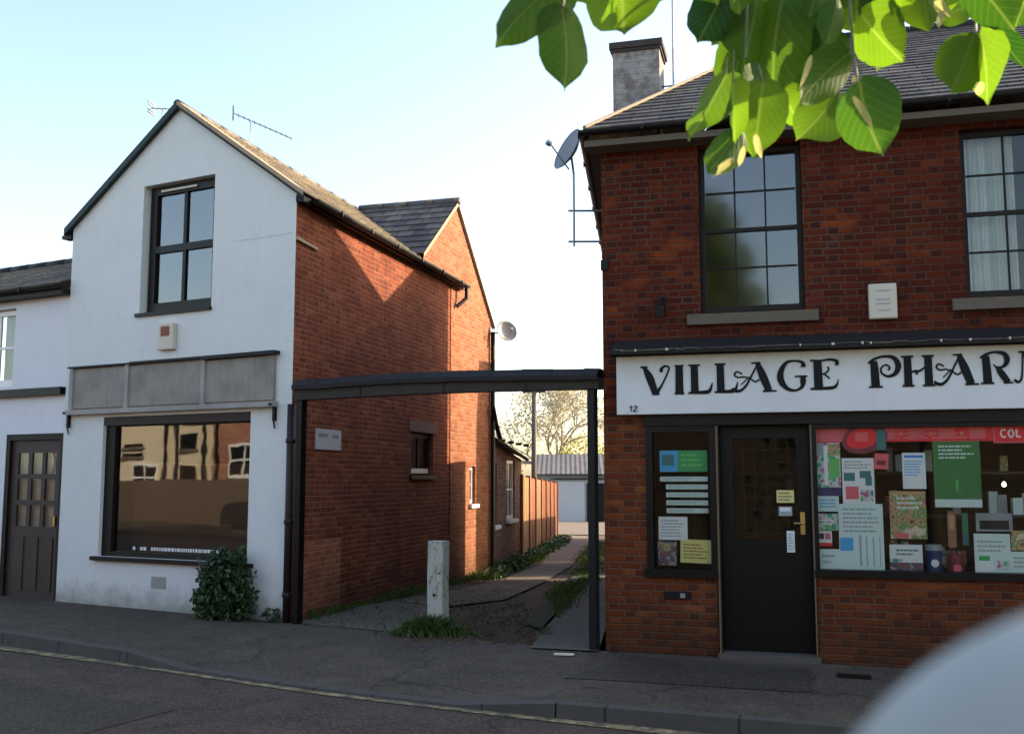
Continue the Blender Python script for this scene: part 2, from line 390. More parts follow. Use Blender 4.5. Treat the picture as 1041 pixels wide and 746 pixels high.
def asphalt(name, base, agg, rough=.85, cracks=.5, wear=1.):
    m = N(name); P = m.pos()
    big = m.noise(.45, 5, .6, P); mid = m.noise(2.6, 6, .7, P); st = m.n('TexVoronoi', Scale=75.); m.t.links.new(P, st.inputs['Vector'])
    c = m.mix(m.ramp(big, [(.3, 0.), (.7, 1.)]), tuple(b*.72 for b in base), tuple(b*1.25*wear for b in base))
    c = m.mix(m.ramp(mid, [(.35, .75), (.6, 0.)]), c, tuple(b*.5 for b in base))
    c = m.mix(m.ramp(m.noise(.9, 7, .75, m.n('VectorMath', operation='ADD').outputs[0] if 0 else P), [(.56, 0.), (.64, .5)]), c, tuple(b*1.55 for b in base))
    gum = m.n('TexVoronoi', Scale=2.3); m.t.links.new(P, gum.inputs['Vector']); c = m.mix(m.ramp(gum.outputs['Distance'], [(.03, .75), (.05, 0.)]), c, tuple(b*2.1 for b in base))
    c = m.mix(m.mth('MULTIPLY', m.ramp(st.outputs['Color'], [(.5, 0.), (.85, 1.)]), .8), c, agg)
    vo = m.n('TexVoronoi', Scale=.55, feature='DISTANCE_TO_EDGE'); 
    wv = m.n('VectorMath', operation='ADD'); m.t.links.new(P, wv.inputs[0])
    nn = m.n('TexNoise', Scale=1.4, Detail=5.); m.t.links.new(P, nn.inputs['Vector']); sc = m.n('VectorMath', operation='SCALE'); sc.inputs['Scale'].default_value = .9
    m.t.links.new(nn.outputs['Color'], sc.inputs[0]); m.t.links.new(sc.outputs[0], wv.inputs[1]); m.t.links.new(wv.outputs[0], vo.inputs['Vector'])
    cr = m.ramp(vo.outputs['Distance'], [(.003, 1.), (.012, 0.)])
    c = m.mix(m.mth('MULTIPLY', cr, cracks), c, (.01, .01, .009))
    h = m.mth('SUBTRACT', m.mth('ADD', st.outputs['Distance'], m.mth('MULTIPLY', mid, .8)), m.mth('MULTIPLY', cr, .8))
    m.pbr(c, rough, 0., m.bump(h, .6, .006), Specular_IOR_Level=.2); return m.m
M['asphalt'] = asphalt('road asphalt', (.066, .049, .037), (.135, .106, .083), .85, .25)
M['pavement'] = asphalt('footway asphalt', (.076, .059, .045), (.138, .112, .088), .85, .45)
M['patch'] = asphalt('footway repair patch', (.052, .041, .031), (.10, .082, .066), .8, .1)

def kerb_mat():
    m = N('kerb stone'); P = m.pos(); u, v = m.uv()
    f = m.mth('FRACT', m.mth('DIVIDE', u, .915)); g = m.ramp(m.mth('MINIMUM', f, m.mth('SUBTRACT', 1., f)), [(.006, 1.), (.014, 0.)])
    c = m.mix(m.noise(7, 6, .7, P), (.038, .034, .029), (.085, .077, .067)); c = m.mix(g, c, (.015, .015, .013))
    m.pbr(c, .85, 0., m.bump(m.noise(40, 4, .6, P), .5, .004)); return m.m
M['kerb'] = kerb_mat()
def yellow_mat():
    m = N('worn yellow line paint'); P = m.pos()
    w = m.noise(9, 8, .75, P)
    c = m.mix(m.ramp(w, [(.46, 1.), (.60, 0.)]), (.38, .29, .13), (.10, .08, .055))
    m.pbr(c, .75, 0., m.bump(m.noise(60, 4, .6, P), .4, .004)); return m.m
M['yellow'] = yellow_mat()
def soil_mat(name, a, b, c3, sc=3.):
    m = N(name); P = m.pos()
    c = m.ramp(m.noise(sc, 8, .72, P), [(.3, a), (.52, b), (.7, c3)])
    c = m.mix(m.ramp(m.noise(38, 4, .7, P), [(.45, .7), (.65, 0.)]), c, tuple(x*.4 for x in a))
    m.pbr(c, .95, 0., m.bump(m.noise(14, 7, .75, P), 1., .05)); return m.m
M['soil'] = soil_mat('trodden earth and rubble', (.085, .052, .028), (.16, .10, .057), (.25, .17, .105))
M['alley_path'] = soil_mat('dusty alley path', (.19, .14, .105), (.27, .205, .155), (.34, .27, .2), 1.6)
M['grass_ground'] = soil_mat('grass and moss', (.03, .04, .014), (.05, .065, .02), (.09, .085, .04), 4.)
M['far_ground'] = soil_mat('rough ground', (.09, .085, .05), (.14, .12, .08), (.18, .15, .1), .3)
M['leaf_lime'] = leaf_mat('lime leaf', (.045, .115, .016), (.11, .20, .02), .58)
M['leaf_bush'] = leaf_mat('dark bush leaf', (.015, .04, .012), (.045, .09, .025), .25)
M['grass'] = leaf_mat('grass blade', (.035, .07, .015), (.09, .14, .03), .35)
M['leaf_far'] = leaf_mat('spring leaf', (.24, .26, .07), (.36, .36, .13), .4)
M['leaf_pale'] = leaf_mat('pale new leaf', (.30, .28, .17), (.42, .38, .26), .4)
M['leaf_tree'] = leaf_mat('street tree leaf', (.07, .11, .03), (.15, .20, .06), .4)
M['bract'] = leaf_mat('cream bract', (.30, .32, .12), (.42, .42, .2), .45)
M['stem'] = plain('green stem', (.12, .13, .05), .6, .3, 20)

# ---------------------------------------------------------------- camera, sun, sky
cam_d = bpy.data.cameras.new('camera'); cam = bpy.data.objects.new('camera', cam_d); col.objects.link(cam)
PITCH = math.atan(114/1030)
cam.location = (0, 0, 0); cam.rotation_euler = (math.pi/2 + PITCH, 0, 0)
cam_d.sensor_width = 36; cam_d.lens = 1030/1041*36; cam_d.clip_end = 2000; cam_d.clip_start = .02
cam_d.dof.use_dof = True; cam_d.dof.focus_distance = 9.; cam_d.dof.aperture_fstop = cam_d.lens/1000/.0036
scene.camera = cam

SUN_EL, SUN_AZ = R(19.5), R(19)      # elevation, angle from +X towards +Y
sd = Vector((math.cos(SUN_EL)*math.cos(SUN_AZ), math.cos(SUN_EL)*math.sin(SUN_AZ), math.sin(SUN_EL)))
sl = bpy.data.lights.new('sun', 'SUN'); sl.energy = 3.5; sl.angle = R(.55); sl.color = (1., .80, .58)
so = bpy.data.objects.new('sun', sl); col.objects.link(so); so.rotation_euler = sd.to_track_quat('Z', 'Y').to_euler(); so.location = sd*60
w = bpy.data.worlds.new('World'); scene.world = w; w.use_nodes = True
nt = w.node_tree; bg = nt.nodes['Background']; sky = nt.nodes.new('ShaderNodeTexSky'); sky.sky_type = 'NISHITA'
sky.sun_disc = False; sky.sun_elevation = SUN_EL; sky.sun_rotation = math.pi/2 - SUN_AZ
sky.air_density = 1.0; sky.dust_density = 2.1; sky.ozone_density = .25
nt.links.new(sky.outputs[0], bg.inputs[0]); bg.inputs[1].default_value = .14
scene.view_settings.view_transform = 'Standard'; scene.view_settings.look = 'None'
scene.view_settings.exposure = 1.78; scene.view_settings.gamma = 1
scene.cycles.use_denoising = True
scene.cycles.max_bounces = 8; scene.cycles.transparent_max_bounces = 12; scene.cycles.sample_clamp_indirect = 6

# ---------------------------------------------------------------- ground
def sheet(name, poly, mat, off=0., step=0, kind='structure'):
    bm = bmesh_new(); vs = [bm.verts.new((x, y, 0)) for x, y in poly]; bm.faces.new(vs)
    def cut(co, no):
        bmesh.ops.bisect_plane(bm, geom=bm.verts[:]+bm.edges[:]+bm.faces[:], plane_co=co, plane_no=no)
    for y in (9.5, 75): cut((0, y, 0), (0, 1, 0))
    for x in (-45, 45): cut((x, 0, 0), (1, 0, 0))
    if step:
        xs = [p[0] for p in poly]; ys = [p[1] for p in poly]
        x = min(xs)+step
        while x < max(xs): cut((x, 0, 0), (1, 0, 0)); x += step
        y = min(ys)+step
        while y < max(ys): cut((0, y, 0), (0, 1, 0)); y += step
    for v in bm.verts: v.co.z = gz(v.co.x, v.co.y) + off + (noise.noise(Vector((v.co.x*1.7, v.co.y*1.7, 3)))*.025-.028 if step else 0)
    me = bpy.data.meshes.new(name); bm.to_mesh(me); bm.free()
    uvl = me.uv_layers.new(name='UVMap')
    for lp in me.loops: c = me.vertices[lp.vertex_index].co; uvl.data[lp.index].uv = (c.x, c.y)
    me.materials.append(mat); o = bpy.data.objects.new(name, me); col.objects.link(o)
    if kind: o['kind'] = kind
    return o
import bmesh
bmesh_new = bmesh.new
D24 = Vector((math.cos(R(24)), -math.sin(R(24))))
sheet('ground', [(-500, -500), (500, -500), (500, 500), (-500, 500)], M['far_ground'], -.16)
# kerb stations: x, y, how far the kerb is dropped
K = [(-60, 35.2, 0), (-30, 21.9, 0), (-14, 14.85, 0), (-8., 12.05, 0), (-5.18, 10.5, 0), (-3.35, 9.32, 0), (-2.75, 8.98, .075), (-1.5, 8.3, .08), (-.35, 7.78, .08), (.35, 7.5, .0), (2.3, 6.9, 0), (6, 5.35, 0), (14, 1.8, 0), (60, -18.6, 0)]
BL = [(-60, 42.5), (-30, 27), (-14.2, 18.2), (-8.2, 15.0), (-6., 13.4), (-4.1, 12.45), (-3.4, 12.1), (-2.4, 11.46), (-.9, 10.6), (.7, 9.75), (3.0, 9.12), (6.4, 8.3), (15, 5.9), (61, -10)]
def kz(k): return gz(k[0], k[1]) - k[2]
m = MB()
for i in range(len(K)-1):
    a, b = K[i], K[i+1]; c, d = BL[i], BL[i+1]
    # two rows so the dropped kerb dips smoothly
    def lerp(p, q, t): return (p[0]+(q[0]-p[0])*t, p[1]+(q[1]-p[1])*t)
    am, bm_ = lerp(a, c, .45), lerp(b, d, .45)
    A, B = (a[0], a[1], kz(a)), (b[0], b[1], kz(b))
    Am, Bm = am+(gz(*am),), bm_+(gz(*bm_),)
    Ac, Bc = (c[0], c[1], gz(*c)), (d[0], d[1], gz(*d))
    m.face([A, B, Bm, Am], [(p[0], p[1]) for p in (A, B, Bm, Am)]); m.face([Am, Bm, Bc, Ac], [(p[0], p[1]) for p in (Am, Bm, Bc, Ac)])
o = m.build('pavement', M['pavement'], base=(0, 0, -1.6)); o['kind'] = 'structure'
kb = MB(); dist = 0
for i in range(len(K)-1):
    a, b = K[i], K[i+1]; v = Vector((b[0]-a[0], b[1]-a[1])); L = v.length; v.normalize(); n = Vector((v.y, -v.x))   # to the road
    def q(k, o, z): return (k[0]+n.x*o, k[1]+n.y*o, kz(k)+z)
    d0, d1 = dist, dist+L; dist = d1
    kb.face([q(a, 0, .006), q(a, .12, .006), q(b, .12, .006), q(b, 0, .006)], [(d0, 0), (d0, .12), (d1, .12), (d1, 0)])
    kb.face([q(a, .12, .006), (a[0]+n.x*.135, a[1]+n.y*.135, gz(a[0], a[1])-.12), (b[0]+n.x*.135, b[1]+n.y*.135, gz(b[0], b[1])-.12), q(b, .12, .006)], [(d0, .1), (d0, 0), (d1, 0), (d1, .1)])
o = kb.build('kerb', M['kerb'], base=(0, 0, -1.6)); o['kind'] = 'structure'
OFFV = Vector((-.407, -.914))
near = [(k[0]+.05*OFFV.x, k[1]+.05*OFFV.y) for k in K]; far = [(k[0]+OFFV.x*7.2, k[1]+OFFV.y*7.2) for k in K]
m = MB()
for i in range(len(K)-1):
    ps = [far[i], far[i+1], near[i+1], near[i]]
    # split at the kink of the ground
    mid = [((ps[0][0]+ps[3][0])/2, (ps[0][1]+ps[3][1])/2), ((ps[1][0]+ps[2][0])/2, (ps[1][1]+ps[2][1])/2)]
    for quad in ([ps[0], ps[1], mid[1], mid[0]], [mid[0], mid[1], ps[2], ps[3]]):
        m.face([(x, y, gz(x, y)-.1) for x, y in quad], quad)
o = m.build('road', M['asphalt'], base=(0, 0, -1.7)); o['kind'] = 'structure'
# yellow line beside the kerb
YL = [(-60, 34.6), (-30, 21.35), (-14, 14.3), (-8, 11.6), (-5.1, 10.2), (-3., 9.12), (-1.5, 8.28), (.03, 7.6), (1.2, 7.12), (2.3, 6.72), (6, 5.15), (14, 1.6), (60, -18.8)]
m = MB()
for i in range(len(YL)-1):
    a, b = Vector(YL[i]), Vector(YL[i+1]); v = (b-a).normalized(); n = Vector((v.y, -v.x))
    q = [a+n*.20, b+n*.20, b+n*.06, a+n*.06]
    m.face([(p.x, p.y, gz(p.x, p.y)-.094) for p in q], [tuple(p) for p in q])
o = m.build('yellow_line', M['yellow'], base=(0, 0, -1.7)); o['kind'] = 'structure'
# the near footway under the camera
m = MB(); fk = [(k[0]+OFFV.x*7.2, k[1]+OFFV.y*7.2) for k in K]; fb = [(x+OFFV.x*3., y+OFFV.y*3.) for x, y in fk]
for i in range(len(K)-1):
    m.face([(x, y, gz(x, y)+.0) for x, y in (fb[i], fb[i+1], fk[i+1], fk[i])], [fb[i], fb[i+1], fk[i+1], fk[i]])
    m.face([(fk[i][0], fk[i][1], gz(*fk[i])), (fk[i+1][0], fk[i+1][1], gz(*fk[i+1])), (fk[i+1][0], fk[i+1][1], gz(*fk[i+1])-.12), (fk[i][0], fk[i][1], gz(*fk[i])-.12)])
o = m.build('opposite_pavement', M['pavement'], base=(0, 0, -1.6)); o['kind'] = 'structure'
for nm, pl_ in (('road_patch', [(-4.6, 8.6), (-2.4, 7.5), (-2.9, 6.5), (-5.1, 7.6)]), ('road_patch', [(.3, 6.3), (1.9, 5.6), (1.6, 4.9), (.0, 5.6)])): sheet(nm, pl_, M['patch'], -.0955)
m = MB()
for i in range(len(YL)-1):
    a, b = Vector(YL[i]), Vector(YL[i+1]); v = (b-a).normalized(); n = Vector((v.y, -v.x))
    q = [a+n*.07, b+n*.07, b-n*.10, a-n*.10]; m.face([(p.x, p.y, gz(p.x, p.y)-.0975) for p in q], [tuple(p) for p in q])
o = m.build('gutter_grit', M['soil'], base=(0, 0, -1.7)); o['kind'] = 'structure'
# alley surfaces
sheet('alley_ground', [(-2.46, 11.42), (-.9, 10.56), (.7, 9.72), (2.7, 22), (4.4, 40), (8.5, 58), (-1, 58), (.2, 21.8), (-.39, 18.66)], M['soil'], .004, .45)
sheet('alley_path', [(-1.6, 13.9), (-.9, 13.2), (-.1, 14.2), (.5, 17.0), (1.2, 21), (2.0, 28), (2.9, 37), (2.0, 37), (1.0, 27), (.55, 21), (-.2, 17.5), (-.8, 15.6)], M['alley_path'], .004)
sheet('path_end', [(1.3, 38), (9, 38), (8, 56), (.5, 56)], M['alley_path'], .004)
sheet('grass_verge', [(.12, 11.6), (.32, 11.2), (1.62, 20.2), (2.9, 34), (2.35, 31), (1.45, 21), (.75, 16.)], M['grass_ground'], .010)
sheet('concrete_strip', [(.17, 9.75), (.80, 9.6), (2.25, 20.6), (1.62, 20.2)], M['concrete'], .014)
sheet('drain_cover', [(2.72, 8.72), (2.98, 8.65), (2.93, 8.47), (2.67, 8.54)], M['gutter'], .006)
sheet('concrete_apron', [(-2.4, 11.36), (-1.15, 10.7), (-.75, 11.6), (-.95, 13.2), (-1.75, 13.9)], M['concrete'], .007)
sheet('pavement_patch', [(1.1, 9.4), (2.55, 9.0), (2.3, 7.9), (.4, 8.35)], M['patch'], .005)

# ---------------------------------------------------------------- window helper
def sash(F, parent, u0, u1, z0, z1, w, mat, glass, cols=2, rows=2, meet=True, fw=.06, bar=.022, name='window', dep=.05, curtain=None):
    fm = MB()
    fm.box(F, u0, u0+fw, w-dep, w, z0, z1); fm.box(F, u1-fw, u1, w-dep, w, z0, z1)
    fm.box(F, u0+fw, u1-fw, w-dep, w, z1-fw, z1); fm.box(F, u0+fw, u1-fw, w-dep, w, z0, z0+fw*1.2)
    zm = (z0+z1)/2
    if meet: fm.box(F, u0+fw, u1-fw, w-dep*.9, w-.004, zm-fw*.42, zm+fw*.42)
    o = fm.build(name, mat, parent)
    bm2 = MB()
    iu0, iu1 = u0+fw, u1-fw
    for k in range(1, cols):
        x = iu0+(iu1-iu0)*k/cols
        if meet:
            bm2.box(F, x-bar/2, x+bar/2, w-dep*.8, w-.012, z0+fw*1.2, zm-fw*.42); bm2.box(F, x-bar/2, x+bar/2, w-dep*.8, w-.012, zm+fw*.42, z1-fw)
        else: bm2.box(F, x-bar/2, x+bar/2, w-dep*.8, w-.012, z0+fw*1.2, z1-fw)
    for k in range(1, rows):
        if meet and k*2 == rows: continue
        z = z0+fw*1.2+(z1-fw-z0-fw*1.2)*k/rows
        for c in range(cols):
            a = iu0+(iu1-iu0)*c/cols+bar/2; b = iu0+(iu1-iu0)*(c+1)/cols-bar/2
            bm2.box(F, a, b, w-dep*.8, w-.014, z-bar/2, z+bar/2)
    if bm2.v: bm2.build('glazing_bar', mat, o)
    g = MB(); g.fr(F, [(iu0-.01, w-dep*.55, z0+.02), (iu1+.01, w-dep*.55, z0+.02), (iu1+.01, w-dep*.55, z1-.02), (iu0-.01, w-dep*.55, z1-.02)])
    g.build('pane', glass, o)
    if curtain:
        c = MB(); n = 46; a, b = curtain
        for side in ((u0+.02, u0+(u1-u0)*a), (u0+(u1-u0)*b, u1-.02)):
            if side[1]-side[0] < .03: continue
            k = max(8, int((side[1]-side[0])*60)); pts = [(side[0]+(side[1]-side[0])*i/k, w-.16+.022*math.sin(i*1.35)+.012*math.sin(i*.5)) for i in range(k+1)]
            for p, q in zip(pts, pts[1:]): c.fr(F, [(p[0], p[1], z0), (q[0], q[1], z0), (q[0], q[1], z1), (p[0], p[1], z1)])
        c.build('curtain', M['curtain'], o, smooth=False)
    return o

# ---------------------------------------------------------------- white gabled shop
W = Frame(-2.49, 11.44, 27.4); S = Frame(-2.49, 11.44, d=(.28, .96))
wh = thing('gabled_shop', W.p(-1.9, -1, gz(-4, 12)), 'white rendered house with a pointed gable and an empty shop window below', 'house')
rfW = lambda u: 3.33+(u+3.75)*(4.66-3.33)/1.85 if u < -1.9 else 4.66-(u+1.9)*(4.66-3.30)/1.9
HW = [(-2.47, -1.27, 2.06, 3.70), (-3.02, -.6, -.95, .78)]
wall(W, -3.75, 0, -1.75, rfW, HW, depth=.14, extra_u=(-1.9,)).build('front_wall', M['render'], wh)
sw = [(3.62, 4.52, .06, .70)]
wall(S, .0, 5.27, -1.8, 3.31, sw, w=0, depth=.12).build('side_wall', M['brick_side'], wh)['label'] = 'red brick alley wall'
m = MB(); lf = lambda u, v, z: W.p(u, 0, z)+Vector((S.d[0]*v, S.d[1]*v, 0))
m.face([lf(-3.75, 0, -1.75), lf(-3.75, 9, -1.75), lf(-3.75, 9, 3.35), lf(-3.75, 0, 3.35)]); m.build('far_side_wall', M['render'], wh)
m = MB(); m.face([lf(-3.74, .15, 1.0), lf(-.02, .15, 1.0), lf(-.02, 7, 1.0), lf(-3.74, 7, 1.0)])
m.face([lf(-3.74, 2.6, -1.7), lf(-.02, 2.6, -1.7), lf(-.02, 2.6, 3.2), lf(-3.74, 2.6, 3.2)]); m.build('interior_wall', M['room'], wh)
m = MB(); m.fr(W, [(-2.9, -.42, -1.2), (-.6, -.42, -1.2), (-.6, -.42, .15), (-2.9, -.42, .15)]); m.box(W, -2.9, -.6, -.44, -.40, .15, .19); m.build('display_back', plain('brown board', (.20, .125, .075), .8, .3, 3), wh)
# roof
m = MB()
slates(lf(.13, -.06, 3.26), lf(.13, 5.75, 3.26), lf(-1.9, -.06, 4.69), lf(-1.9, 5.95, 4.69), 12, m)
slates(lf(-3.84, -.06, 3.29), lf(-3.84, 5.75, 3.29), lf(-1.9, -.06, 4.69), lf(-1.9, 5.95, 4.69), 12, m)
rw = m.build('roof', M['slate_wh'], wh)
m = MB()
for k in range(13): m.tube(lf(-1.9, -.07+k*.463, 4.675), lf(-1.9, .393+k*.463, 4.675), .052, .050, 10)
m.build('ridge_tile', M['slate_ph'], rw, smooth=True)
m = MB()   # bargeboard left and verge right
for (a, b, c, d, t) in ((-3.86, 3.28, -1.9, 4.69, .07),):
    m.face([lf(a, -.075, b-t), lf(c, -.075, d-t), lf(c, -.075, d+.02), lf(a, -.075, b+.02)]); m.face([lf(a, -.075, b-t), lf(a, .02, b-t), lf(c, .02, d-t), lf(c, -.075, d-t)])
    m.face([lf(a, -.075, b-t), lf(a, -.075, b+.02), lf(a, .3, b+.02), lf(a, .3, b-t)])
m.build('bargeboard', M['bargeboard'], wh)
m = MB(); a, b, c, d, t = .14, 3.26, -1.9, 4.69, .07
m.face([lf(c, -.07, d-t), lf(a, -.07, b-t), lf(a, -.07, b-.03), lf(c, -.07, d-.03)]); m.face([lf(a, -.07, b-t), lf(c, -.07, d-t), lf(c, .02, d-t), lf(a, .02, b-t)])
m.build('bargeboard', M['dark_wood'], wh)
m = MB(); m.face([lf(c, -.078, d-.035), lf(a, -.078, b-.035), lf(a, -.078, b+.02), lf(c, -.078, d+.02)]); m.face([lf(c, -.078, d+.02), lf(a, -.078, b+.02), lf(a, .05, b+.03), lf(c, .05, d+.03)])
m.build('verge_mortar', M['mortar'], wh)
m = MB(); m.box(S, -.02, 5.72, 0, .1, 3.18, 3.26); m.build('eaves_board', M['dark_wood'], wh)
def gutter(F, u0, u1, w, z, r, tz=0, n=7):
    m = MB(); prof = [(w+r*math.cos(math.pi+math.pi*k/n)+r, z+r*math.sin(math.pi+math.pi*k/n)) for k in range(n+1)]
    for (p, q) in zip(prof, prof[1:]):
        m.fr(F, [(u0, p[0], p[1]), (u1, p[0], p[1]+tz), (u1, q[0], q[1]+tz), (u0, q[0], q[1])])
    m.fr(F, [(u0,)+p for p in prof], 'wz'); m.fr(F, [(u1, p[0], p[1]+tz) for p in reversed(prof)], 'wz')
    k = u0+.6
    while k < u1: m.box(F, k, k+.025, w-.01, w+2*r+.008, z-r*.9, z+.012); k += .9
    return m
gu = gutter(S, .15, 5.68, .103, 3.24, .055, .0)
gu.path([S.p(5.62, .16, 3.2), S.p(5.62, .16, 3.02), S.p(5.46, .05, 2.86)], .033, 10)
gu.build('gutter', M['gutter'], wh)
m = MB(); m.box(W, -3.93, -3.76, -.1, .03, 3.17, 3.22); m.build('gutter', M['gutter'], wh)
# upper window
sash(W, wh, -2.44, -1.272, 2.07, 3.69, -.10, M['black_wood'], M['glass_sky'], 2, 2, True, .105, .05, dep=.07, curtain=(.0, .8))
m = MB(); m.box(W, -2.52, -1.26, -.1, .035, 2.02, 2.062); m.build('sill', M['black_wood'], wh)
m = MB(); m.box(W, -2.25, -1.65, -.09, -.075, 3.615, 3.64); m.build('trickle_vent', M['plastic'], wh)
# shop window
so_ = MB(); so_.box(W, -3.02, -2.86, -.13, -.05, -.95, .78); so_.box(W, -.63, -.602, -.13, -.05, -.95, .78)
so_.box(W, -2.86, -.63, -.13, -.05, .66, .78); so_.box(W, -2.86, -.63, -.13, -.05, -.95, -.89)
fr_ = so_.build('shop_window', M['dark_wood'], wh)
m = MB(); m.fr(W, [(-2.87, -.1, -.9), (-.62, -.1, -.9), (-.62, -.1, .67), (-2.87, -.1, .67)]); m.build('pane', M['glass_shop'], fr_)
m = MB(); m.box(W, -3.1, -.5, -.1, .06, -1.0, -.952, -.0); m.build('sill', M['dark_wood'], fr_)
m = MB(); m.box(W, -3.02, -.6, -.046, -.01, .675, .78); m.build('blind_box', M['purple_wood'], fr_)
m = MB(); random.seed(5); u = -2.52
while u < -.98:
    if random.random() < .86:
        ww = random.uniform(.02, .045)
        m.box(W, u, u+ww, -.0985, -.096, -.865, -.825); 
        if random.random() < .5: m.box(W, u+ww*.3, u+ww*1.2, -.0985, -.096, -.838, -.828)
        u += ww+.014
    else: u += .07
m.build('lettering', M['white_paint'], fr_)
# weathered fascia over the shop window
fa = thing('blank_fascia', W.p(-1.9, .06, .81), 'weathered grey blank shop fascia of three boards above the empty shop window', 'fascia')
for (a, b) in ((-3.55, -2.60), (-2.54, -1.33), (-1.27, -.24)):
    m = MB(); m.box(W, a, b, .005, .05, .90, 1.40); m.build('panel', M['grey_wood'], fa)
m = MB()
for u in (-3.6, -2.6, -1.33): m.box(W, u, u+.06, .0, .075, .88, 1.42)
m.box(W, -3.62, -.2, .0, .1, .82, .88); m.build('moulding', M['grey_trim'], fa)
m = MB(); m.box(W, -3.63, -2.5, .0, .09, 1.42, 1.44); m.box(W, -2.5, -1.3, .0, .10, 1.42, 1.448, .006); m.box(W, -1.31, -.19, .0, .11, 1.41, 1.452, .01); m.build('top_ledge', M['slate_ledge'], fa)
for u in (-3.66, -.25):
    m = MB(); m.box(W, u+.008, u+.036, .0, .05, .66, .83); m.box(W, u+.002, u+.042, .0, .11, .83, .86)
    m.tube(W.p(u+.022, .04, .68), W.p(u+.022, .02, .57), .013, .008, 8); m.build('bracket', M['gutter'], fa)
m = MB(); m.box(W, -2.07, -1.81, 0, .07, 1.57, 1.90); ab = m.build('alarm_box', M['plastic'], bevel=.012)
tag(ab, 'small aged cream alarm box under the upper window of the white gable', 'alarm box')
m = MB(); m.box(W, -2.01, -1.87, .071, .076, 1.74, 1.86); m.build('badge', M['plaster_red'], ab)
av = MB(); av.box(W, -2.08, -1.84, 0, .006, -1.30, -1.16)
for i in range(4):
    for j in range(3): av.box(W, -2.06+i*.055, -2.025+i*.055, .0065, .009, -1.285+j*.042, -1.265+j*.042)
av.build('airbrick', plain('grey clay vent', (.32, .32, .3), .8, .3), wh)
m = MB(); m.box(W, -.95, -.05, .0, .004, 3.02-.2, 3.035-.2); m.build('cable', M['metal'], wh)
m = MB(); m.box(S, .0, .5, .001, .03, 2.74, 2.775, -.02); m.build('verge_cable', M['mortar'], wh)
# alley window
wo = sash(S, wh, 3.64, 4.50, .08, .68, -.06, M['gutter'], M['glass'], 2, 1, False, .06, .04, curtain=(.0, .55))
m = MB(); m.box(S, 3.5, 4.65, -.02, .02, .70, .86); m.build('lintel', plain('brown lintel stone', (.16, .09, .065), .9, .3, 8), wh)
m = MB(); m.box(S, 3.55, 4.6, -.1, .04, .0, .058); m.build('sill', M['black_wood'], wh)
m = MB(); m.box(S, 3.72, 4.42, -.058, -.045, .09, .16); m.build('draught_strip', M['white_paint'], wo)
m = MB(); m.box(S, .28, 1.3, .001, .012, -1.6, -.72); m.build('brick_patch', M['brick_rear'] if 0 else brick('newer orange brick', [(0, (.3, .085, .04)), (1, (.42, .15, .07))], (.3, .2, .13), 0, None, 3.3, .4), wh)

# nameplate on the alley wall
pl = MB(); pl.box(S, .57, 1.24, .002, .018, .355, .60); plate = pl.build('nameplate', plain('grey white enamel', (.50, .49, .50), .5, .25, 14))
tag(plate, 'small white rectangular plate with a faint line of text on the brick alley wall', 'sign')
m = MB(); random.seed(3)
for i in range(7):
    a = .63+i*.035; m.box(S, a, a+.024, .0185, .0195, .50, .545)
for i in range(4): a = 1.0+i*.042; m.box(S, a, a+.03, .0185, .0195, .50, .54)
m.build('lettering', plain('faded grey letters', (.2, .2, .22), .7, .2), plate)

# ---------------------------------------------------------------- cross-gabled brick house behind
rh = thing('brick_house', S.p(6.4, -1.5, gz(-1, 17.5)), 'tall sunlit orange brick house end with its own pointed gable behind the white house', 'house')
rfR = lambda u: 3.46+(u-4.01)*(4.60-3.46)/1.48 if u < 5.49 else 4.60-(u-5.49)*(4.60-2.90)/1.97
m = wall(S, 4.01, 5.27, 3.2, rfR, w=.012)
wall(S, 5.27, 7.46, -1.8, rfR, [(6.28, 6.58, -.42, .22)], w=.012, depth=.1, mb=m, extra_u=(5.49,)); m.build('wall', M['brick_rear'], rh)
E_ = lambda u, w, z: S.p(u, w, z)
m = MB(); m.face([E_(7.46, .012, -1.8), E_(7.46, -5, -1.8), E_(7.46, -5, 2.9), E_(7.46, .012, 2.9)]); m.face([E_(7.46, .012, -1.8), E_(7.46, .012, 2.9), E_(7.46, -5, 2.9), E_(7.46, -5, -1.8)]); m.build('back_wall', M['brick_rear'], rh)
m = MB(); slates(E_(3.9, .06, 3.42), E_(3.9, -1.85, 3.42), E_(5.49, .06, 4.66), E_(5.49, -1.85, 4.66), 9, m)
slates(E_(7.58, .06, 2.86), E_(7.58, -3.9, 2.86), E_(5.49, .06, 4.66), E_(5.49, -3.9, 4.66), 12, m)
rr = m.build('roof', M['slate_ph'], rh)
m = MB()
for k in range(4): m.tube(E_(5.49, .07-k*.46, 4.66), E_(5.49, -.385-k*.46, 4.66), .07, .065, 10)
m.build('ridge_tile', M['slate_ph'], rr, smooth=True)
m = MB()
m.face([E_(3.9, .062, 3.36), E_(5.49, .062, 4.585), E_(5.49, .062, 4.66), E_(3.9, .062, 3.43)]); m.build('verge_mortar', M['mortar'], rh)
m = MB(); m.face([E_(5.49, .064, 4.585), E_(7.58, .064, 2.78), E_(7.58, .064, 2.87), E_(5.49, .064, 4.675)]); m.face([E_(5.49, .064, 4.585), E_(5.49, -.01, 4.585), E_(7.58, -.01, 2.78), E_(7.58, .064, 2.78)]); m.build('bargeboard', M['grey_trim'], rh)
sash(S, rh, 6.29, 6.57, -.41, .21, -.04, M['white_paint'], M['glass'], 1, 2, False, .05, .03)
m = MB(); m.box(S, 6.22, 6.64, -.05, .07, -.49, -.425); m.build('sill', M['white_paint'], rh)
m = MB(); m.path([S.p(7.40, .07, 2.7), S.p(7.40, .07, -1.7)], .04, 10); m.build('downpipe', M['gutter'], rh)

